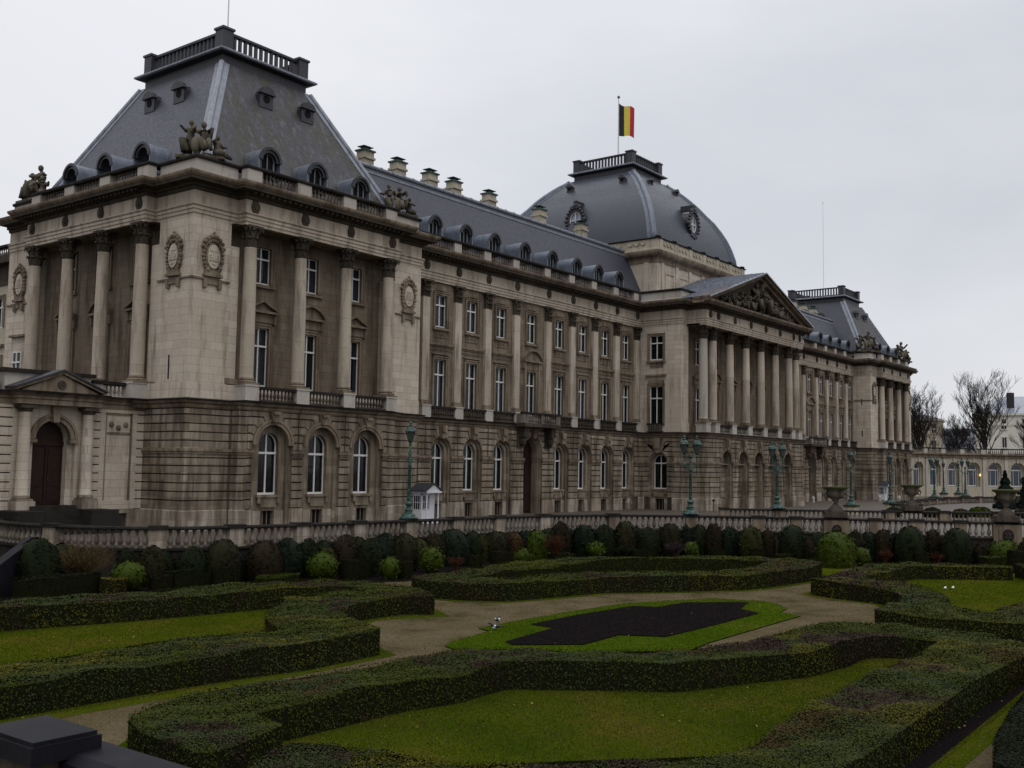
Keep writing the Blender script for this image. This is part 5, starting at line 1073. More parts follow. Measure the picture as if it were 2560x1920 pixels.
for (x, y, r, h, c, kd) in SH:
    key = (c, kd); cnt[key] = cnt.get(key, 0) + 1; i = cnt[key]
    form = 'round leafy laurel ball' if (kd == 'ball') else ('leafy domed laurel' if c == 'L' else 'clipped dome shrub')
    word = CN[c] + ' ' + form; col_ = 'laurel balls' if kd == 'ball' else ('domed laurels' if c == 'L' else 'domes')
    place = 'below the near pavilion' if x < 10 else ('below the long wing' if x < 21 else ('below the double lantern' if x < 27 else 'near the stone urns'))
    lab = f"{word}, {ORD[i]} such " + ('ball' if kd == 'ball' else 'dome') + ' of that colour from the left'
    if c == 'C': lab = 'copper brown clipped dome shrub, the only coppery one in the border row'
    dome_shrub(x, y, r, h, c, kd, lab)
BX = [(-8.5, -10.71, 1.06, 0.62, 'R'), (-6.99, -10.53, 2.08, 0.72, 'G'), (-5.3, -10.9, 1.38, 0.8, 'R'), (-3.38, -12.2, 2.23, 0.37, 'L'), (0.36, -13.4, 1.57, 0.94, 'G'), (2.06, -15.08, 0.66, 0.85, 'R'), (8.01, -14.52, 0.89, 0.76, 'R'), (9.78, -15.0, 1.43, 0.87, 'R'), (15.78, -14.9, 1.41, 0.47, 'O'), (20.91, -17.24, 1.42, 0.54, 'G'), (24.49, -20.58, 0.94, 0.6, 'G'), (25.2, -22.9, 1.0, 0.72, 'R'), (25.98, -24.26, 1.1, 0.42, 'O'), (26.92, -26.0, 1.18, 0.66, 'R'), (28.9, -31.6, 0.77, 0.77, 'B'), (31.08, -35.3, 2.17, 0.66, 'L'), (28.6, -36.97, 1.34, 1.27, 'R'), (-12.97, -10.4, 3.52, 0.9, 'B'), (-10.88, -10.9, 1.09, 0.7, 'Y')]
CN['Y'] = 'golden yellow'; cb = {}
for (x, y, w_, h, c) in BX:
    a = .1 + (0 if x < 15 else -.75); ux, uy = math.cos(a), math.sin(a); dp_ = min(.9, max(.55, w_ * .55)) / 2; hw_ = w_ / 2
    q = [(x - ux * hw_ - uy * dp_ * s1, y - uy * hw_ + ux * dp_ * s1) for s1 in (-1, 1)]; q2 = [(x + ux * hw_ - uy * dp_ * s1, y + uy * hw_ + ux * dp_ * s1) for s1 in (1, -1)]
    cb[c] = cb.get(c, 0) + 1; i = cb[c]
    hedge([[q[0], ((q[0][0] + q2[1][0]) / 2, (q[0][1] + q2[1][1]) / 2), q2[1], q2[0], ((q2[0][0] + q[1][0]) / 2, (q2[0][1] + q[1][1]) / 2), q[1]]], ZG, ZG + h, f"low {CN[c]} clipped block before the domes, " + ('leftmost of that colour' if i == 1 else f"{ORD[i]} of that colour from the left"), (x, y), c, 'topiary', 'low clipped blocks in front of the domes', 1.2, 'box_shrub')
# twiggy shrubs
def twigs(x, y, r, h, mat, label, n=160, z=ZG, spread=1.0):
    m_ = MB(); rr = random.Random(int(x * 100)); 
    for i in range(n):
        a = rr.uniform(0, 2 * PI); q = rr.uniform(.1, 1) ** .7; hh = h * rr.uniform(.6, 1.0); e = (x + r * q * math.cos(a) * spread, y + r * q * math.sin(a) * spread, z + hh * (1 - .25 * q))
        mid = (x + (e[0] - x) * .4, y + (e[1] - y) * .4, z + hh * .55); m_.tube([(x + rr.uniform(-.15, .15) * r, y + rr.uniform(-.15, .15) * r, z), mid, e], [.012, .009, .005], 3)
        for _ in range(2): t = rr.uniform(.4, .95); p = tuple(mid[k] + (e[k] - mid[k]) * t for k in range(3)); m_.tube([p, (p[0] + rr.uniform(-.25, .25) * r, p[1] + rr.uniform(-.25, .25) * r, p[2] + rr.uniform(.05, .3) * h * .5)], [.006, .004], 3)
    o = m_.build('bare_shrub', mat, None, org=(x, y, z), recalc=False); tag(o, label, 'shrub', 'twiggy winter shrubs in the border')
twigs(-11.12, -8.9, 1.5, 2.25, 'twig', 'large bare arching shrub with thin olive stems, left of the laurel ball', 330)
twigs(6.65, -14.39, .5, .9, 'redtwig', 'small rust-red twiggy shrub between a laurel ball and low brown blocks', 90)
twigs(15.34, -14.6, .75, 1.73, 'redtwig', 'tall rust-red twiggy shrub below the long wing, beside a bright laurel', 170)
twigs(22.5, -18.73, .8, 1.18, 'purpletwig', 'purplish twiggy shrub below the double lantern', 150)
twigs(19.89, -16.5, .6, .88, 'G', 'low loose blue-green shrub right of a laurel ball', 140)
twigs(28.54, -29.61, .5, 1.01, 'redtwig', 'small orange-red twiggy shrub near the urns, left of the others', 90)
twigs(30.33, -32.1, .5, .84, 'redtwig', 'small rusty shrub between two big dark domes near the urns', 80)
# ---- birds, scraps
def magpie(x, y, z, yaw, label):
    t = empty('magpie', (x, y, z), label, 'bird', 'magpies beside the flower bed'); ca, sa = math.cos(yaw), math.sin(yaw)
    def Q(a, b, c): return (x + a * ca - b * sa, y + a * sa + b * ca, z + c)
    b = MB(); b.tube([Q(-.12, 0, .13), Q(-.06, 0, .15), Q(.03, 0, .15), Q(.10, 0, .17), Q(.15, 0, .22), Q(.19, 0, .235), Q(.22, 0, .225), Q(.26, 0, .215)], [.03, .06, .07, .055, .038, .036, .025, .006], 10); b.build('body', 'iron', t, smooth=True)
    w_ = MB(); w_.ell(Q(.04, 0, .11), (.07, .07, .045), 8, 6)
    for s_ in (-1, 1): w_.ell(Q(.0, s_ * .055, .165), (.07, .03, .03), 8, 6)
    w_.build('white_plumage', 'signwhite', t, smooth=True); q = MB(); q.tube([Q(-.1, 0, .14), Q(-.32, 0, .16)], [.03, .012], 5); q.build('tail', 'iron', t)
    for s_ in (-1, 1): l = MB(); l.tube([Q(.02, s_ * .03, .09), Q(.03, s_ * .03, 0)], [.008, .006], 4); l.build('leg', 'iron', t)
magpie(-6.6, -27.5, ZG + .04, .3, 'black and white magpie on the grass rim, the farther of two')
magpie(-7.85, -28.4, ZG + .04, 2.0, 'black and white magpie at the gravel edge, the nearer of two')
for i, (x, y) in enumerate(((16.76, -36.1), (17.15, -36.35))):
    m_ = MB(); m_.ell((x, y, ZG + .06), (.11, .06, .05), 8, 5); m_.ell((x + .09, y, ZG + .10), (.035, .03, .03), 6, 5); o = m_.build('gull', 'signwhite', None, org=(x, y, ZG), smooth=True); tag(o, 'tiny white bird resting on the right-hand lawn, ' + ('left' if i == 0 else 'right') + ' one of two', 'bird', 'white birds on the lawn')
# ================================================================ BALUSTRADES, LAMPS, URNS
def along(P):
    L = [0]
    for a, b in zip(P, P[1:]): L.append(L[-1] + math.hypot(b[0] - a[0], b[1] - a[1]))
    def at_(s_):
        for i in range(len(P) - 1):
            if s_ <= L[i + 1] or i == len(P) - 2: t = (s_ - L[i]) / (L[i + 1] - L[i]); return (P[i][0] + (P[i + 1][0] - P[i][0]) * t, P[i][1] + (P[i + 1][1] - P[i][1]) * t)
    return L[-1], at_, L
def garden_balustrade(P, z, label, bays, zw, name='balustrade', par=None, n=10, half=.36):
    """dies at the arc lengths in bays; z = top of the coping; zw = foot of the wall"""
    tot, at_, L = along(P); t = empty(name, (*P[0], zw), label, 'balustrade')
    wl = MB(); wl.sweep(P, [(-.22, zw), (.25, zw), (.25, z - 1.12), (.34, z - 1.08), (.34, z - .98), (-.3, z - .98), (-.3, zw)]); wl.build('retaining_wall', 'soot', t)
    cp = MB(); cp.sweep(P, [(-.25, z - .16), (.25, z - .16), (.28, z - .1), (.26, z - .03), (0, z), (-.26, z - .03)]); cp.build('coping', 'soot', t)
    for i, s_ in enumerate(bays):
        p = at_(s_); q = at_(min(tot, s_ + .1)); r_ = at_(max(0, s_ - .1)); ang = math.atan2(q[1] - r_[1], q[0] - r_[0]); dx, dy = math.cos(ang), math.sin(ang)
        T = lambda u, v, zz: (p[0] + dx * u + dy * v, p[1] + dy * u - dx * v, zz)
        d_ = MB(); d_.box(T, -half, half, -.24, .27, z - 1.0, z - .13); d_.box(T, -half - .04, half + .04, -.27, .31, z - 1.0, z - .88); o = d_.build('pier', 'plinth' if p[0] < 20 else 'trim', t)
        c_ = MB(); c_.box(T, -half - .08, half + .08, -.32, .35, z - .13, z + .05); c_.build('cap', 'soot', o)
        if i < len(bays) - 1:
            m_ = MB(); e = bays[i + 1]; k = max(2, int(round((e - s_ - 2 * half) / .36)))
            for j in range(k): u = s_ + half + (e - s_ - 2 * half) * (j + .5) / k; pp = at_(u); m_.lathe(W, (pp[0], pp[1], z - .98), [(rr * 1.28, zz * .83) for rr, zz in BAL], n if u < 45 else 6, cap=False)
            m_.build('baluster_row', 'baluster', t)
    return t
P1 = RS; tot1, at1, L1 = along(P1)
def arc_at(x, y):
    best = min(range(2000), key=lambda i: (at1(tot1 * i / 2000)[0] - x) ** 2 + (at1(tot1 * i / 2000)[1] - y) ** 2); return tot1 * best / 2000
dies = [(-9.4, 2.2), (-9.5, -3.6), (-6.9, -8.0), (-3.6, -9.3), (0, -9.8), (3.6, -10.1), (7.25, -10.4), (11, -10.6), (14.7, -10.8), (18.6, -11.4), (23.4, -13.6), (26.8, -17.5), (29.1, -21.2), (30.3, -23.3), (31.5, -25.5), (32.5, -27.7), (33.55, -30.0), (34.5, -32.4), (35.3, -34.8), (36.0, -37.4), (36.8, -41)]
garden_balustrade(P1, .4, 'long curved stone balustrade with black coping along the far side of the sunken garden', [arc_at(*p) for p in dies], ZG)
P2 = smooth_path([(39.8, -13.6), (41.9, -17.1), (44.8, -21.0), (48.2, -25.4), (51.2, -29.0), (54.2, -32.4), (58.4, -37), (64, -43)])
t2, a2_, _ = along(P2); garden_balustrade(P2, .45, 'second stone balustrade beyond the drive, behind the curved one at the right', [t2 * i / 9 for i in range(10)], ZF - .3)
P3 = smooth_path([(70, -19.5), (71.2, -16.8), (75, -15.2), (90, -13.6), (106, -12.2), (120, -14.5), (134, -20), (142, -30)])
t3, a3_, _ = along(P3); garden_balustrade(P3, .35, 'distant low balustrade in front of the far pavilion and curved gallery', [t3 * i / 16 for i in range(17)], ZF - .3)
def lantern(mb_m, gl, x, y, z, k=1.0):
    mb_m.lathe(W, (x, y, z), [(.03 * k, 0), (.09 * k, .06 * k), (.05 * k, .12 * k), (.10 * k, .2 * k), (.12 * k, .24 * k)], 8); 
    for i in range(6): a = PI / 3 * i; mb_m.tube([(x + .11 * k * math.cos(a), y + .11 * k * math.sin(a), z + .24 * k), (x + .25 * k * math.cos(a), y + .25 * k * math.sin(a), z + .74 * k)], [.012 * k, .012 * k], 4)
    mb_m.lathe(W, (x, y, z), [(.27 * k, .73 * k), (.30 * k, .76 * k), (.28 * k, .80 * k), (.23 * k, .9 * k), (.14 * k, .99 * k), (.07 * k, 1.02 * k), (.10 * k, 1.08 * k), (.05 * k, 1.14 * k), (.08 * k, 1.2 * k), (.02 * k, 1.3 * k)], 10)
    gl.lathe(W, (x, y, z), [(.10 * k, .25 * k), (.235 * k, .73 * k)], 6)
LG = 'green bronze lamps standing on the balustrades'
M['lampglass'] = flat('dull lantern glass', (.05, .055, .055), .15, .6)
def lamp(x, y, z, label, double=False, h=3.55, k=1.0, yaw=0):
    t = empty('street_lamp', (x, y, z), label, 'street lamp', LG)
    b = MB(); b.lathe(W, (x, y, z), [(.50 * k, 0), (.50 * k, .06), (.42 * k, .10), (.36 * k, .22), (.22 * k, .32), (.20 * k, .40), (.26 * k, .46), (.14 * k, .56), (.12 * k, .66), (.20 * k, .76), (.20 * k, .84), (.10 * k, .95)], 12); b.build('base', 'verdigris', t, smooth=False)
    p = MB(); p.lathe(W, (x, y, z), [(.10, .93), (.115, 1.05), (.085, h * .7), (.12, h * .72), (.07, h * .75), (.13, h * .79), (.15, h * .82), (.06, h * .86), (.12, h * .9), (.05, h * .94), (.07, h)], 10); p.build('post', 'verdigris', t, smooth=True)
    if not double:
        m_ = MB(); gl = MB(); lantern(m_, gl, x, y, z + h, 1.05); o = m_.build('lantern', 'verdigris', t); gl.build('glass', 'lampglass', o)
    else:
        dx, dy = math.cos(yaw), math.sin(yaw); c_ = MB()
        for s_ in (-1, 1):
            c_.tube([(x, y, z + h * .88), (x + s_ * dx * .2, y + s_ * dy * .2, z + h * .84), (x + s_ * dx * .5, y + s_ * dy * .5, z + h * .92), (x + s_ * dx * .42, y + s_ * dy * .42, z + h * .98)], [.05, .045, .04, .035], 6)
            c_.lathe(W, (x + s_ * dx * .42, y + s_ * dy * .42, z + h * .72), [(.01, 0), (.05, .2), (.03, .4), (.08, .7), (.03, .85), (.05, 1.0), (.05, 1.25)], 6)
        c_.ell((x, y, z + h * 1.05), (.14, .14, .16), 8, 6); c_.tube([(x, y, z + h * .95), (x, y, z + h * 1.1)], [.07, .04], 6); c_.build('bracket', 'verdigris', t)
        for s_ in (-1, 1): m_ = MB(); gl = MB(); lantern(m_, gl, x + s_ * dx * .42, y + s_ * dy * .42, z + h * 1.04, 1.12); o = m_.build('lantern', 'verdigris', t); gl.build('glass', 'lampglass', o)
    return t
def plinth_block(x, y, z, label, w_=.5):
    t = empty('lamp_plinth', (x, y, ZF), label, 'pedestal'); m_ = MB(); m_.box(W, x - w_, x + w_, y - w_, y + w_, ZF, z - .15); m_.build('block', 'yellow', t); c = MB(); c.box(W, x - w_ - .1, x + w_ + .1, y - w_ - .1, y + w_ + .1, z - .15, z - .003); c.build('cap', 'moss', t)

lamp(7.25, -10.4, .45, 'single green lantern on the balustrade in front of the near pavilion', h=4.0)
lamp(-9.55, 2.75, .35, 'green bronze lamp cut off by the left edge of the picture, on a pale plinth', h=4.0); plinth_block(-9.55, 2.75, .35, 'pale stone plinth under the lamp at the left edge of the picture')
lamp(26.85, -17.45, .45, 'green lamp with two lanterns on the curved balustrade, left of the portico arches', True, 3.6, 1.15, -.9)
lamp(41.9, -17.1, .5, 'green lamp with two lanterns in front of the portico arches, on the second balustrade', True, 3.6, 1.15, -.75)
for x, y, dbl, w1, w2 in ((59.8, -16.6, False, 'single green lamp left of the far sentry box, before the far wing', 'under the lamp left of the far sentry box'), (71.7, -16.4, False, 'single green lamp standing right beside the far white sentry box', 'under the lamp beside the far sentry box'), (105.9, -11.35, True, 'green lamp with two lanterns in front of the left windows of the curved gallery', 'under the left twin lamp before the gallery'), (119.5, -11.8, True, 'green lamp with two lanterns in front of the middle windows of the curved gallery', 'under the right twin lamp before the gallery'), (136.5, -4.4, False, 'distant single green lamp before the curved gallery, left of a pair', 'under the left distant lamp before the gallery'), (137.9, -6.2, False, 'distant single green lamp before the curved gallery, right of a pair', 'under the right distant lamp before the gallery')):
    lamp(x, y, .4, w1, dbl, 3.7 if dbl else 3.75, 1.1, -.9); plinth_block(x, y, .4, 'pale stone lamp plinth ' + w2)
def urn(x, y, z, label, yaw=0, ped=True, k=1.0):
    t = empty('stone_urn', (x, y, z), label, 'urn', 'stone urns on the balustrade piers'); dx, dy = math.cos(yaw), math.sin(yaw)
    T = lambda u, v, zz: (x + dx * u + dy * v, y + dy * u - dx * v, zz)
    b = MB(); b.box(T, -.68 * k, .68 * k, -.55, .55, z - .02, z + .36 * k); b.box(T, -.76 * k, .76 * k, -.62, .62, z + .02, z + .12)
    b.lathe(W, (x, y, z), [(.52 * k, .34 * k), (.50 * k, .46 * k), (.40 * k, .64 * k), (.24 * k, .78 * k), (.18 * k, .84 * k)], 12); b.build('foot', 'soot_shade', t)
    u_ = MB(); u_.lathe(W, (x, y, z), [(.16 * k, .82 * k), (.13 * k, .95 * k), (.22 * k, 1.05 * k), (.20 * k, 1.12 * k), (.46 * k, 1.28 * k), (.58 * k, 1.5 * k), (.56 * k, 1.68 * k), (.60 * k, 1.78 * k), (.72 * k, 1.84 * k)], 16); u_.build('bowl', 'statue', t, smooth=True)
    for s_ in (-1, 1):
        h_ = MB(); h_.tube([T(s_ * .48 * k, 0, z + 1.3 * k), T(s_ * .66 * k, 0, z + 1.22 * k), T(s_ * .72 * k, 0, z + 1.42 * k), T(s_ * .6 * k, 0, z + 1.6 * k)], [.06, .05, .05, .05], 6); h_.build('handle', 'statue', t)
    r_ = MB(); r_.lathe(W, (x, y, z), [(.70 * k, 1.84 * k), (.80 * k, 1.88 * k), (.80 * k, 1.97 * k), (.70 * k, 2.0 * k), (.1, 2.03 * k)], 18); r_.build('mossy_rim', 'moss', t)
    if ped:
        p = MB(); p.box(T, -.8, .8, -.36, .42, z - 2.4, z - .17); p.box(T, -.5, .5, .42, .47, z - 1.55, z - .25)
        q = MB(); q.prism(T, [(.33 * math.cos(2 * PI * i / 18), z - .85 + .42 * math.sin(2 * PI * i / 18)) for i in range(18)], .47, .49); o = p.build('pedestal', 'trim', t); q.build('niche', 'soot', o)
        m_ = MB()
        for i in range(12): a_ = 2 * PI * i / 12; m_.ell(T(.17 * math.cos(a_) * (1 if i % 2 else .5), .5, z - .85 + .24 * math.sin(a_) * (1 if i % 2 else .5)), (.07, .07, .08), 6, 4)
        m_.build('carved_mask', 'soot_shade', o)
urn(31.6, -25.45, .42, 'stone urn with mossy rim, left one of the two on the curved balustrade', -1.1)
urn(35.35, -34.9, .42, 'stone urn with mossy rim near the right edge of the picture', -1.2)
urn(48.2, -25.4, .47, 'smaller looking stone urn on the second balustrade, beside the far sentry box', -.95, False)
# sentry boxes
def sentry(x, y, label):
    t = empty('sentry_box', (x, y, ZF), label, 'sentry box', 'white sentry boxes'); T = lambda u, v, z: (x + u * .88, y - v * .88, ZF + z * .95)
    b = MB(); b.box(T, -.75, .75, -.6, .35, 0, .95); b.box(T, -.75, -.2, -.6, -.55, .95, 2.1); b.box(T, -.72, .72, -.6, -.54, .95, 2.1)
    for u, v in ((-.7, .3), (-.7, -.55), (.7, .3), (.7, -.55)): b.box(T, u - .05, u + .05, v - .05, v + .05, .95, 2.1)
    b.box(T, -.75, .75, -.6, .35, 2.0, 2.15); b.box(T, .15, .75, .30, .352, .9, 2.02); b.box(T, -.75, .75, -.6, .9, 0, .06); b.build('body', 'bright', t)
    for sd in (0, 1):
        w_ = MB(); g_ = MB()
        if sd == 0:
            for v in (-.5, -.28, -.06, .16, ): w_.box(T, -.765, -.735, v, v + .035, .95, 2.0)
            for z in (.95, 1.45, 1.95): w_.box(T, -.768, -.738, -.5, .22, z, z + .04)
            g_.box(T, -.75, -.745, -.5, .25, .95, 2.0)
        else:
            for u in (-.62, -.4, -.18, .02): w_.box(T, u, u + .035, .335, .365, 1.0, 2.0)
            for z in (1.0, 1.48, 1.96): w_.box(T, -.62, .06, .338, .368, z, z + .04)
            g_.box(T, -.65, .1, .345, .35, 1.0, 2.0)
        o = w_.build('window', 'bright', t); g_.build('pane', 'glass', o)
    for u in (-.66, .66): c = MB(); c.lathe(T, (u, .8, 0), [(.09, 0), (.09, .08), (.065, .12), (.055, 2.0), (.09, 2.08), (.09, 2.15)], 10); c.build('post', 'bright', t)
    r_ = MB(); r_.box(T, -.85, .85, -.7, 1.0, 2.15, 2.27); r_.prism(T, [(-.9, 2.27), (.9, 2.27), (0, 2.75)], .84, .9); r_.build('pediment', 'bright', t)
    r_ = MB()
    for s_ in (-1, 1): r_.prism(T, [(s_ * 1.0, 2.26), (0, 2.8), (0, 2.86), (s_ * 1.02, 2.32)], -.8, 1.02 + .001 * s_)
    r_.build('roof', 'leaddark', t)
    d_ = MB(); d_.box(T, -.6, .6, -.5, -.45, .1, 2.0); d_.build('interior', 'dark', t)
sentry(18.0, -1.9, 'white wooden sentry box with pediment at the right corner of the near pavilion')
sentry(115.2, -1.9, 'white wooden sentry box at the foot of the far pavilion')
t = empty('post', (54.7, -5.3, ZF), 'thin black post with a small white top in front of the portico arches', 'post'); m_ = MB(); m_.tube([(54.7, -5.3, ZF), (54.7, -5.3, .45)], [.05, .05], 6); m_.build('pole', 'iron', t); m_ = MB(); m_.box(W, 54.66, 54.95, -5.4, -5.2, .45, .66); m_.build('head', 'iron', t); m_ = MB(); m_.box(W, 54.9, 54.97, -5.36, -5.24, .5, .6); m_.build('reflector', 'signwhite', t)
BG = 'pale bollards along the drive'
bl = None
for i, (x, y) in enumerate(((92.9, -.2), (95.9, -1.6), (109.3, -3.2), (112.0, -5.0))):
    m_ = MB(); m_.lathe(W, (x, y, ZF), [(.2, 0), (.2, .5), (.24, .55), (.1, .8), (.02, .85)], 8); tag(m_.build('bollard', 'block', None, org=(x, y, ZF)), 'small pale bollard on the forecourt before the far wing, ' + ('leftmost', 'second from left', 'third from left', 'rightmost')[i], 'bollard', BG)
# ================================================================ ENTRANCE BLOCK at the left
en = empty('entrance_block', (-5.8, 4, G), 'low stone entrance block with pediment and arched dark red door beside the near pavilion', 'building')
TE = TF(4.0); xc = -5.5; e1 = MB(); tr = MB(); gr_ = MB(); sk = MB(); pn = MB()
for z0, z1 in zip(LINES, LINES[1:]):
    e1.box(TE, -30, -7.75, -.1, 0, z0, z1 - .065); e1.box(TE, -3.75, -2.75, -.1, 0, z0, z1 - .065); e1.box(TE, -.45, .2, -.1, 0, z0, z1 - .065)
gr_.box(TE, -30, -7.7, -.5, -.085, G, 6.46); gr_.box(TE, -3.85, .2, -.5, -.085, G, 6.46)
e1.prism(TE, U(-7.75, -3.8, xc, 1.3, 4.5, G, 6.46), -.3, .0); e1.prism(TE, U(-7.5, -4.1, xc, .97, 4.5, G, 6.3), -.9, -.305)
for z0, z1 in ((.66, 1.15), (6.1, 6.46)): pn.box(TE, -2.75, -.45, -.1, .02, z0, z1)
for x0, x1 in ((-2.75, -2.45), (-.75, -.45)): pn.box(TE, x0, x1, -.1, .02, 1.15, 6.1)
pn.box(TE, -2.45, -.75, -.1, -.06, 1.15, 6.1); tr.box(TE, -2.45, -2.35, -.06, .0, 1.15, 6.1); tr.box(TE, -.85, -.75, -.06, .0, 1.15, 6.1); tr.box(TE, -2.35, -.85, -.06, 0, 4.9, 5.02); tr.box(TE, -2.45, -.75, -.06, 0, 6.0, 6.1)
for q in (-.45, 0, .45):
    tr.ell(TE(-1.6 + q, -.02, 5.45 - (.18 if q == 0 else 0)), (.16, .1, .16), 8, 5)
sk.box(TE, -30, -8.3, -.1, .08, G, .64); sk.box(TE, -3.3, -2.3, -.1, .08, G, .64); sk.box(TE, -.9, .2, -.1, .08, G, .64); sk.box(TE, -2.3, -.9, -.1, .08, .42, .64)
ring(tr, TE, xc, 4.5, 1.0, 1.3, -.3, .06); ring(tr, TE, xc, 4.5, 1.22, 1.36, .05, .14)
for s_ in (-1, 1): tr.box(TE, xc + s_ * 1.16 - .22, xc + s_ * 1.16 + .22, -.3, .12, 4.3, 4.48)
tr.prism(TE, [(xc - .16, 5.4), (xc + .16, 5.4), (xc + .24, 6.3), (xc - .24, 6.3)], 0, .3)
gr_.build('wall_backing', 'soot_shade', en); e1.build('wall', 'ashlar', en); tr.build_split('trim', 'trim', en); pn.build('wall_panel', 'ashlar', en); sk.build_split('plinth', 'plinth', en)
dr = MB(); r = .96; v = -.75; dr.prism(TE, [(xc - r * math.cos(PI * i / 16), 4.5 + r * math.sin(PI * i / 16)) for i in range(17)][::-1] + [(xc - r, .95), (xc + r, .95)], v, v + .06)
for s_ in (-1, 1):
    for a_, b_ in ((1.1, 1.75), (1.95, 3.9)): dr.box(TE, xc + s_ * .47 - .33, xc + s_ * .47 + .33, v + .06, v + .1, a_, b_)
dr.box(TE, xc - r, xc + r, v + .06, v + .15, 4.15, 4.4); dr.box(TE, xc - .045, xc + .045, v + .06, v + .12, .95, 4.15); do_ = dr.build('door', 'door', en); m_ = MB(); m_.box(TE, xc + .08, xc + .12, v + .12, v + .18, 2.3, 2.55); m_.build('handle', 'iron', do_)
for x in (-7.3, -3.72):
    m_ = MB(); m_.lathe(TE, (x, .36, 1.25), [(.40, .2), (.34, .3), (.325, 1.6), (.31, 3.4), (.28, 4.6), (.31, 4.64)], 18); o = m_.build('column', 'ashlar', en, smooth=True)
    m_ = MB(); m_.box(TE, x - .43, x + .43, .0, .8, 1.2, 1.32); m_.lathe(TE, (x, .36, 1.2), [(.40, .12), (.42, .18), (.38, .26)], 16); m_.build('base', 'trim', o)
    m_ = MB(); m_.lathe(TE, (x, .36, 5.88), [(.31, 0), (.36, .1), (.40, .2)], 14); m_.box(TE, x - .42, x + .42, .02, .78, 6.08, 6.24); m_.build('capital', 'soot_shade', o)
    m_ = MB(); m_.box(TE, x - .5, x + .5, -.05, .9, .55, 1.2); m_.build('pedestal', 'plinth', o)
m_ = MB()
for a_, b_ in (((-30, 4), (-7.9, 4)),): m_.sweep([(-30, 4), (-7.85, 4), (-7.85, 3.3), (-3.15, 3.3), (-3.15, 4), (0, 4)], [(-.6, 6.3), (.05, 6.3), (.05, 6.55), (.12, 6.6), (.12, 6.72), (.3, 6.86), (-.6, 6.86)])
m_.build('entablature', 'trim', en)
m_ = MB(); m_.sweep([(-30, 4), (-7.85, 4), (-7.85, 3.3), (-3.15, 3.3), (-3.15, 4), (0, 4)], [(-.6, 6.86), (.34, 6.86), (.38, 6.98), (-.6, 7.04)]); m_.build('ledge_cap', 'soot', en)
m_ = MB(); m_.prism(TE, [(-7.7, 7.03), (-3.3, 7.03), (-5.5, 7.98)], -.4, .62); 
for s_ in (-1, 1): m_.prism(TE, [(xc + s_ * 2.5, 7.03), (xc + s_ * 2.5, 7.14), (xc, 8.15), (xc, 8.0)], -.4, .78 + .001 * s_)
o = m_.build('pediment', 'trim', en); q = MB(); ring(q, TE, xc, 7.42, .12, .24, .62, .70, 0, 2 * PI); q.ell(TE(xc, .64, 7.42), (.1, .06, .1), 8, 5); q.build('rosette', 'soot_shade', o)
q = MB()
for s_ in (-1, 1): q.prism(TE, [(xc + s_ * 2.6, 7.13), (xc + s_ * 2.6, 7.22), (xc, 8.26), (xc, 8.15)], -.4, .88 + .001 * s_)
q.build('raking_cap', 'leaddark', o)
m_ = MB(); m_.box(TE, -8.1, -3.2, -1.4, -.4, 7.0, 8.0); m_.box(TE, -30, -8.3, -1.3, -.5, 7.0, 7.7); m_.box(TE, -3.3, -2.45, -1.2, -.4, 7.0, 7.72); m_.build('attic_block', 'block', en)
m_ = MB(); m_.box(TE, -8.3, -3.0, -1.6, -.2, 8.0, 8.2); m_.box(TE, -30, -8.5, -1.45, -.35, 7.7, 7.92); m_.box(TE, -3.1, -.3, -1.3, -.3, 7.72, 7.9); m_.build('coping', 'soot', en)
m_ = MB(); m_.box(TE, -2.45, -.8, -1.0, -.5, 7.0, 7.08); baluster_row(m_, TE, -2.4, -.85, -.75, 7.08, 7.72, .24, .95, 7); m_.box(TE, -.8, -.3, -1.1, -.4, 7.0, 7.72); m_.build('balustrade', 'block', en)
m_ = MB()
for i in range(6): m_.box(TE, -7.1, -4.55, -.1, 1.0 + .3 * i, G, .95 - .24 * i - .003 * i)
m_.build('step', 'soot', en)
m_ = MB(); m_.box(TE, -8.6, -7.1, .2, 2.6, G, .75); m_.box(TE, -8.7, -7.0, 1.9, 2.7, G, .5); m_.box(TE, -4.55, -3.0, .2, 2.6, G, .75); m_.box(TE, -4.65, -2.9, 1.9, 2.7, G, .5); m_.build_split('stair_pier', 'soot', en)
m_ = MB(); m_.box(TE, -2.3, -.9, -.35, -.3, G, .42); o = m_.build('cellar_window', 'dark', en); m_ = MB(); [m_.box(TE, x - .035, x + .035, -.28, -.22, G, .42) for x in (-1.75, -1.2)]; m_.build('bar', 'block', o)
m_ = MB(); m_.box(TE, -30, -.1, -12, -1.0, G, 7.0); m_.build('inner_wall', 'dark', en)
# rear wing of the palace, a sliver at the left edge
RW = TL(6.0); UW = {k: MB() for k in ('wall', 'ashlar', 'trim', 'dark')}
for u in (23, 26.6, 30.2, 33.8): rect_wall(RW, u - 1.8, u + 1.8, 7.0, 17.4, 0, -.5, u, 1.2, [(8.0, 11.5), (14.0, 16.4)]); UW['trim'].box(RW, u - 1.0, u + 1.0, 0, .25, 12.4, 12.6)
UW['wall'].box(RW, 20.8, 35.6, -1, -.0, G, 7.0); UW['dark'] = MB(); UW['wall'].build('rear_wall', 'yellow', palace); UW['trim'].build_split('rear_trim', 'trim', palace)
m_ = MB(); m_.box(RW, 20.8, 35.6, -2, .1, 17.4, 19.0); m_.box(RW, 20.8, 35.6, -2, .9, 19.0, 19.6); m_.build('rear_cornice', 'soot_shade', palace); m_ = MB(); baluster_row(m_, RW, 21, 35.6, -.3, 19.7, 20.6); m_.build('balustrade', 'baluster', palace)
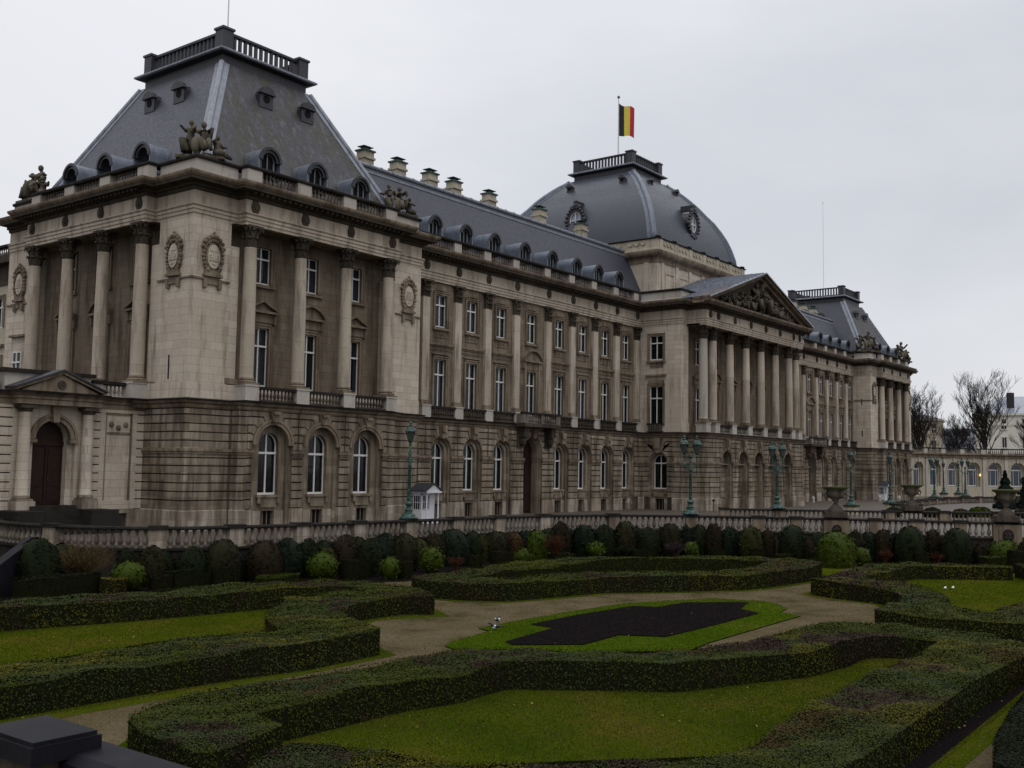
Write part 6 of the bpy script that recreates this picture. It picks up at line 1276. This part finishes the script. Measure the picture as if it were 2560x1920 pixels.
m_ = MB(); m_.box(RW, 20.8, 35.6, -.6, 0, 20.6, 20.8); m_.build('coping', 'soot', palace); m_ = MB(); m_.prism(lambda u, v, z: (u, 21 + v, z), [(7.0, 19.6), (9.5, 25.5), (16, 26), (16, 19.6)], 0, 15); m_.build('rear_roof', 'slate', palace)
# near parapet at the lower left corner
np_ = empty('stone_parapet', (-32, -44, 1.3), 'dark wet stone parapet in the lower left corner, beside the camera', 'wall')
m_ = MB(); m_.box(W, -31.95, -31.68, -60, -43.8, -2.1, 1.46); m_.box(W, -32.22, -31.96, -43.55, -30, -2.1, 1.46); m_.box(W, -32.2, -31.88, -44.05, -43.55, -2.1, 1.56); m_.build('wall', 'soot_shade', np_)
wetm = NT('dark wet coping stone', .55, .12); k__ = wetm.ramp(wetm.noise(3, 5), [(.3, (.005, .005, .007)), (.6, (.009, .009, .013)), (.78, (.018, .018, .021))]); wetm.col(k__); wetm.bump(wetm.noise(30, 3), .25, .01); M['wet'] = wetm.m
m_ = MB(); m_.sweep([(-31.84, -43.8), (-31.84, -60)][::-1], [(-.19, 1.46), (.19, 1.46), (.19, 1.54), (.13, 1.585), (-.13, 1.585), (-.19, 1.54)]); m_.sweep([(-32.09, -43.55), (-32.09, -30)], [(-.2, 1.46), (.2, 1.46), (.2, 1.54), (.14, 1.585), (-.14, 1.585), (-.2, 1.54)]); m_.build_split('coping', 'wet', np_)
m_ = MB(); m_.hprism([(-32.24, -44.12), (-31.80, -44.12), (-31.80, -43.50), (-32.24, -43.50)], 1.56, 1.665); m_.hprism([(-32.22, -44.10), (-31.82, -44.10), (-31.82, -43.52), (-32.22, -43.52)], 1.665, 1.69); m_.build('cap', 'wet', np_)
# sloping stair wall at the left edge
sw_ = empty('stair_wall', (-14, -8, ZG), 'dark sloping wall with a pale coping at the left edge, behind the domed shrubs', 'wall'); TS = lambda u, v, z: (-12.6 - .86 * u, -7.6 - .5 * u - v, z - .3)
m_ = MB(); m_.prism(TS, [(0, ZG), (6, ZG), (6, -1.9), (0, .35)], -.3, .3); m_.build('wall', 'wet', sw_); m_ = MB(); m_.prism(TS, [(0, .35), (6, -1.9), (6, -1.78), (0, .47)], -.34, .34); m_.build('coping', 'wet', sw_)
# ================================================================ CURVED GALLERY at the right
M['gpane'] = flat('bluish window pane', (.045, .055, .075), .15, .5)
ga = empty('curved_gallery', (150, 0, G), 'low curved cream stone gallery with arched windows at the right', 'building')
GC, GRD = (136.0, -30.0), 36.0
def TG(u, v, z): th = u / GRD; return (GC[0] + (GRD - v) * math.sin(th), GC[1] + (GRD - v) * math.cos(th), z)
w_ = MB(); t_ = MB(); NB = 11; bw = 4.05
for i in range(NB):
    u0 = i * bw; u1 = u0 + bw; c = (u0 + u1) / 2
    w_.prism(TG, U(u0, u1, c, 1.25, 4.3, 1.25, 6.3), -.4, 0); w_.box(TG, u0, c, -.4, 0, G, 1.25); w_.box(TG, c, u1, -.4, 0, G, 1.25); w_.prism(TG, U(c - 1.4, c + 1.4, c, 1.0, 4.3, 1.25, 5.8), -.9, -.42)
    ring(t_, TG, c, 4.3, 1.25, 1.5, 0, .1); t_.box(TG, u0 + .35, c - 1.15, 0, .08, 4.15, 4.35); t_.box(TG, c + 1.15, u1 - .35, 0, .08, 4.15, 4.35); t_.box(TG, c - .12, c + .12, 0, .22, 5.4, 6.2)
    if i < 10:
        f_ = MB(); r = .98; ring(f_, TG, c, 4.3, r - .14, r, -.8, -.72, n=10)
        for x0, x1, z0, z1 in ((c - r, c - r + .13, 1.35, 4.3), (c + r - .13, c + r, 1.35, 4.3), (c - r, c + r, 1.3, 1.5), (c - r, c + r, 4.12, 4.3), (c - .5, c - .44, 1.45, 4.15), (c + .44, c + .5, 1.45, 4.15)): f_.box(TG, x0, x1, -.8, -.71, z0, z1)
        o = f_.build('window', 'white', ga); p_ = MB(); p_.box(TG, c - r, c + r, -.78, -.76, 1.3, 4.3); p_.prism(TG, [(c + r * math.cos(PI * k / 10), 4.3 + r * math.sin(PI * k / 10)) for k in range(11)], -.78, -.76); p_.build('pane', 'gpane', o)
    pl_ = MB(); pl_.box(TG, u0 - .3, u0 + .3, 0, .2, G, 6.1); pl_.build('pilaster', 'block', ga); pl_ = MB(); pl_.box(TG, u0 - .38, u0 + .38, 0, .3, 6.1, 6.3); pl_.build('capital', 'trim', ga)
w_.build('wall', 'yellow', ga); t_.build('trim', 'yellow', ga)
arc = [TG(bw * NB * i / 44, 0, 0)[:2] for i in range(45)]
m_ = MB(); m_.sweep(arc, [(-1, 6.3), (.25, 6.3), (.25, 6.65), (.6, 6.8), (.6, 6.98), (-1, 7.02)]); m_.build('cornice', 'trim', ga)
m_ = MB(); m_.sweep(arc, [(-.7, 7.02), (-.1, 7.02), (-.1, 7.15), (-.7, 7.15)])
for i in range(NB * 11):
    p = TG(bw * NB * i / (NB * 11), -.35, 0)
    if i % 11 not in (0, 1, 10): m_.lathe(W, (p[0], p[1], 7.15), [(.09, 0), (.1, .25), (.04, .5), (.08, .65)], 5, cap=False)
m_.build('balustrade', 'baluster', ga)
m_ = MB(); [m_.box(TG, i * bw - .45, i * bw + .45, -.65, -.05, 7.02, 7.8) for i in range(NB + 1)]; m_.build_split('attic_block', 'block', ga)
m_ = MB(); m_.sweep(arc, [(-.72, 7.8), (.0, 7.8), (.0, 7.98), (-.72, 7.98)]); m_.build('coping', 'soot', ga)
m_ = MB(); m_.sweep(arc, [(-9, G), (-1.2, G), (-1.2, 7.1), (-9, 7.1)]); m_.build('inner_wall', 'dark', ga)
wl_ = empty('wall_lamp', TG(27.4, .1, 3.2), 'small lit yellow lamp on the curved gallery wall, between its right windows', 'lamp'); m_ = MB(); m_.ell(TG(27.4, .3, 3.3), (.16, .16, .24), 8, 6); m_.build('globe', 'litlamp', wl_); m_ = MB(); m_.box(TG, 27.33, 27.47, 0, .3, 3.0, 3.08); m_.build('bracket', 'iron', wl_)
# ---- small domes of the second garden, seen over the second balustrade
for i, (x, y, r, h, c) in enumerate(((58.5, -20.8, .7, .75, 'G'), (61, -23.4, .8, .8, 'B'), (62.5, -25.4, .7, .7, 'C'), (66, -26.2, .9, .8, 'L'), (67, -29.6, .8, .75, 'R'), (70.5, -31.6, .8, .8, 'G'), (72, -34.6, .8, .7, 'O'), (75, -37, .9, .8, 'B'))):
    dome_shrub(x, y, r, h + .1, c, 'dome', 'low ' + CN[c] + ' dome behind the second balustrade, ' + ('leftmost' if i == 0 else ORD[i + 1] + ' from the left'), z=ZF, group='low domes behind the second balustrade', n=900)
# ---- conifers near the right edge
def conifer(x, y, h, r, label):
    t = empty('conifer', (x, y, ZF), label, 'tree', 'dark conifers at the right edge'); m_ = MB(); m_.tube([(x, y, ZF), (x, y, ZF + h)], [.12, .02], 6); m_.build('trunk', 'bark', t)
    b = MB(); b.lathe(W, (x, y, ZF), [(r * .75, .1), (r * .7, h * .2), (r * .45, h * .55), (.03, h * .95)], 10, cap=False); lf = Leaves(); k = 6000; tt = rng.random(k) ** 1.3; th = rng.uniform(0, 2 * PI, k); layer = .75 + .3 * np.sin(tt * 28 + np.sin(th * 5)); rr = r * (1 - tt) ** .85 * layer * rng.uniform(.75, 1.12, k)
    lf.scatter(np.stack([x + rr * np.cos(th), y + rr * np.sin(th), ZF + .1 + tt * h], 1), np.stack([np.cos(th), np.sin(th), np.full(k, .5)], 1), .13, .8); lf.build('crown', b, 'conifer', org=(x, y, ZF), parent=t)
conifer(97.5, -24.5, 6.4, 1.9, 'tall dark conifer cut off by the right edge of the picture'); conifer(93.0, -22.6, 4.2, 1.3, 'shorter dark conifer left of the tall one, before the gallery')
# ---- bare trees
def bare_tree(x, y, z0, h, spread, label, sd, lean=0):
    rr = random.Random(sd); t = empty('bare_tree', (x, y, z0), label, 'tree', 'bare winter trees behind the gallery'); tk = MB(); cr_ = MB()
    tk.tube([(x, y, z0), (x + lean * .3, y, z0 + h * .15), (x + lean * .6, y, z0 + h * .32), (x + lean, y, z0 + h * .5)], [h * .026, h * .022, h * .018, h * .012], 7); tk.build('trunk', 'bark', t)
    def grow(p, d_, L, r, lev):
        n = 3; pts = [p]; q = Vector(p); dd = Vector(d_)
        for i in range(n): dd = (dd + Vector((rr.uniform(-.22, .22), rr.uniform(-.22, .22), rr.uniform(-.05, .18)))).normalized(); q = q + dd * L / n; pts.append(tuple(q))
        cr_.tube(pts, [max(.022, q_) for q_ in (r, r * .8, r * .62, r * .45)], 4 if lev < 2 else 3)
        if lev >= 4 and len(cr_.v) > 260000: return
        if lev >= 5: return
        for i in range((3, 3, 3, 3, 5)[min(lev, 4)]):
            k = rr.uniform(.35, 1); idx = min(n - 1, int(k * n)); b = Vector(pts[idx]).lerp(Vector(pts[idx + 1]), k * n - idx)
            nd = (dd + Vector((rr.uniform(-1, 1), rr.uniform(-1, 1), rr.uniform(-.1, .75))) * .72).normalized(); grow(tuple(b), nd, L * rr.uniform(.6, .78), r * .55, lev + 1)
    for i in range(15):
        k = .20 + .32 * i / 14; a_ = 2.4 * i; p = (x + lean * k * 2, y, z0 + h * k); grow(p, Vector((math.cos(a_) * spread, math.sin(a_) * spread, .9 + k)).normalized(), h * rr.uniform(.22, .29), h * .008, 1)
    cr_.build('crown', 'bark', t, recalc=False)
bare_tree(186.5, 13.5, G, 21.5, .48, 'bare winter tree just right of the far pavilion, before the yellow building', 3)
bare_tree(204.4, 5.0, G, 24.0, .42, 'tallest bare winter tree, standing clear behind the curved gallery', 11)
bare_tree(216, 13.8, G, 16, .5, 'smaller bare tree between the two tall ones, before the grey-blue building', 21)
bare_tree(216, -3.5, G, 18, .6, 'bare tree in front of the cream corner building at the right', 31)
# ---- buildings beyond
def block_building(name, label, P0, ang, L, Dp, h, wallm, floors, bays, roofm=None, rh=3, z0=G, chim=()):
    t = empty(name, (P0[0], P0[1], z0), label, 'building'); dx, dy = math.cos(ang), math.sin(ang)
    T = lambda u, v, z: (P0[0] + dx * u + dy * v, P0[1] + dy * u - dx * v, z)
    m_ = MB(); m_.box(T, 0, L, -Dp, 0, z0, z0 + h); m_.build('wall', wallm, t)
    c = MB(); c.box(T, -.4, L + .4, -Dp - .4, .5, z0 + h, z0 + h + .6); c.box(T, -.1, L + .1, -Dp - .1, .15, z0 + h * .86, z0 + h * .89); c.build('cornice', wallm, t)
    fh = h / floors
    for f_ in range(floors):
        for b_ in range(bays):
            u = L * (b_ + .5) / bays; q = MB(); ww = .55
            for x0, x1, zz0, zz1 in ((u - ww - .12, u - ww, 0, 1), (u + ww, u + ww + .12, 0, 1)): q.box(T, x0, x1, 0, .12, z0 + fh * f_ + fh * .25, z0 + fh * f_ + fh * .8)
            q.box(T, u - ww - .2, u + ww + .2, 0, .25, z0 + fh * f_ + fh * .2, z0 + fh * f_ + fh * .25); q.box(T, u - ww - .2, u + ww + .2, 0, .2, z0 + fh * f_ + fh * .8, z0 + fh * f_ + fh * .85); q.box(T, u - .04, u + .04, .02, .06, z0 + fh * f_ + fh * .25, z0 + fh * f_ + fh * .8)
            o = q.build('window', wallm, t); g_ = MB(); g_.box(T, u - ww, u + ww, .0, .02, z0 + fh * f_ + fh * .25, z0 + fh * f_ + fh * .8); g_.build('pane', 'iron', o)
    if roofm:
        r_ = MB(); p = [T(0, 0, z0 + h + .6), T(L, 0, z0 + h + .6), T(L, -Dp, z0 + h + .6), T(0, -Dp, z0 + h + .6), T(L * .3, -Dp * .5, z0 + h + rh), T(L * .7, -Dp * .5, z0 + h + rh)]; r_.add(p, [(0, 1, 5, 4), (1, 2, 5), (2, 3, 4, 5), (3, 0, 4)]); ro = r_.build('roof', roofm, t)
        for u, v in chim: k = MB(); k.box(T, u - 1.0, u + 1.0, v - .7, v + .7, z0 + h + .6, z0 + h + rh + .6); k.build('chimney', 'iron', ro)
VA = math.atan2(-.98, .2)
block_building('corner_building', 'cream corner building with pale zinc roof and dark chimney at the right edge', (279.5, 25.0), VA, 26, 22, 20.6, 'cream', 4, 5, 'zinc', 6, chim=((9.5, -4),))
block_building('office_building', 'low blue-grey building with a flat roof seen between the bare trees', (330, 47), VA, 16, 14, 18.6, 'greyblue', 5, 5)
block_building('town_house', 'pale yellow building half hidden behind the left bare tree', (300, 56), VA, 16, 14, 20.5, 'yellow', 4, 4, 'leaddark', 2.2)
# air: damp winter haze
hz = MB(); hz.box(W, -120, 420, -120, 140, -3.6, 60); M['haze'] = None
hm = bpy.data.materials.new('haze'); hm.use_nodes = True; hm.node_tree.nodes.clear(); ho = hm.node_tree.nodes.new('ShaderNodeOutputMaterial'); pv = hm.node_tree.nodes.new('ShaderNodeVolumePrincipled'); pv.inputs['Density'].default_value = .0004; pv.inputs['Color'].default_value = (.85, .88, .95, 1); hm.node_tree.links.new(pv.outputs[0], ho.inputs['Volume'])
USE_HAZE = False
if USE_HAZE: M['haze'] = hm; h_ = hz.build('haze', 'haze'); tag(h_, kind='stuff')

# ---- grass blades, soil clods, loose stones
def blades(name, poly, holes, dens, size, mat, z, upright=True, near=26):
    X = np.array(poly); x0, y0 = X.min(0); x1, y1 = X.max(0); N = int((x1 - x0) * (y1 - y0) * dens); px = rng.uniform(x0, x1, N); py = rng.uniform(y0, y1, N); k = inpoly(poly, px, py)
    for h_ in holes: k &= ~inpoly(h_, px, py)
    px, py = px[k], py[k]; d_ = np.hypot(px - CAM[0], py - CAM[1]); k = rng.random(len(px)) < np.clip(near / d_, .1, 1) ** 1.5; px, py, d_ = px[k], py[k], d_[k]
    lf = Leaves(); nn = np.stack([rng.normal(size=len(px)), rng.normal(size=len(px)), np.full(len(px), .25 if upright else 3.0)], 1); nn /= np.linalg.norm(nn, axis=1)[:, None]
    lf.scatter(np.stack([px, py, np.full(len(px), z) + rng.uniform(0, size * .6, len(px))], 1), nn, (size * (.6 + d_ / 50))[:, None], .35); o = lf.build(name, MB(), mat); tag(o, kind='stuff'); return o
M['blades'] = leafy('grass blades', [(0, (.028, .040, .002)), (.5, (.036, .048, .003)), (.95, (.044, .054, .005)), (1, (.075, .062, .014))])
M['blades2'] = leafy('bright grass blades', [(0, (.030, .052, .002)), (.6, (.038, .063, .003)), (1, (.050, .070, .006))])
M['clods'] = leafy('soil clods', [(0, (.004, .003, .003)), (.6, (.009, .0072, .0075)), (1, (.018, .014, .014))]); M['stones'] = leafy('loose gravel', [(0, (.05, .04, .024)), (.6, (.09, .07, .042)), (1, (.17, .14, .10))])
blades('grass', PLOTS[1], [A_['HB'], SOIL2], 900, .011, 'blades', ZG + .03); blades('grass', PLOTS[0], [A_['HA']], 500, .012, 'blades', ZG + .03); blades('grass', PLOTS[2], [A_['HE']], 300, .013, 'blades', ZG + .03)
blades('grass', inset(A_['isl'], -.03), [A_['soil']], 800, .011, 'blades2', ZG + .045); blades('soil_clods', inset(A_['soil'], -.04), [], 300, .012, 'clods', ZG + .075, False)
blades('loose_gravel', A_['path'], [A_['isl']] + [A_[k] for k in ('HA', 'HB', 'HE', 'HD')], 120, .014, 'stones', ZG + .012, False)

# fallen leaves on lawns and paths
M['fallen'] = leafy('fallen leaves', [(0, (.06, .035, .012)), (.5, (.12, .075, .02)), (1, (.20, .15, .05))])
lf = Leaves(); k_ = 1500; px = rng.uniform(-26, 24, k_); py = rng.uniform(-44, -16, k_); lf.scatter(np.stack([px, py, np.full(k_, ZG + .065)], 1), np.tile((0, 0, 1.), (k_, 1)), .035, .4); tag(lf.build('fallen_leaves', MB(), 'fallen'), kind='stuff')
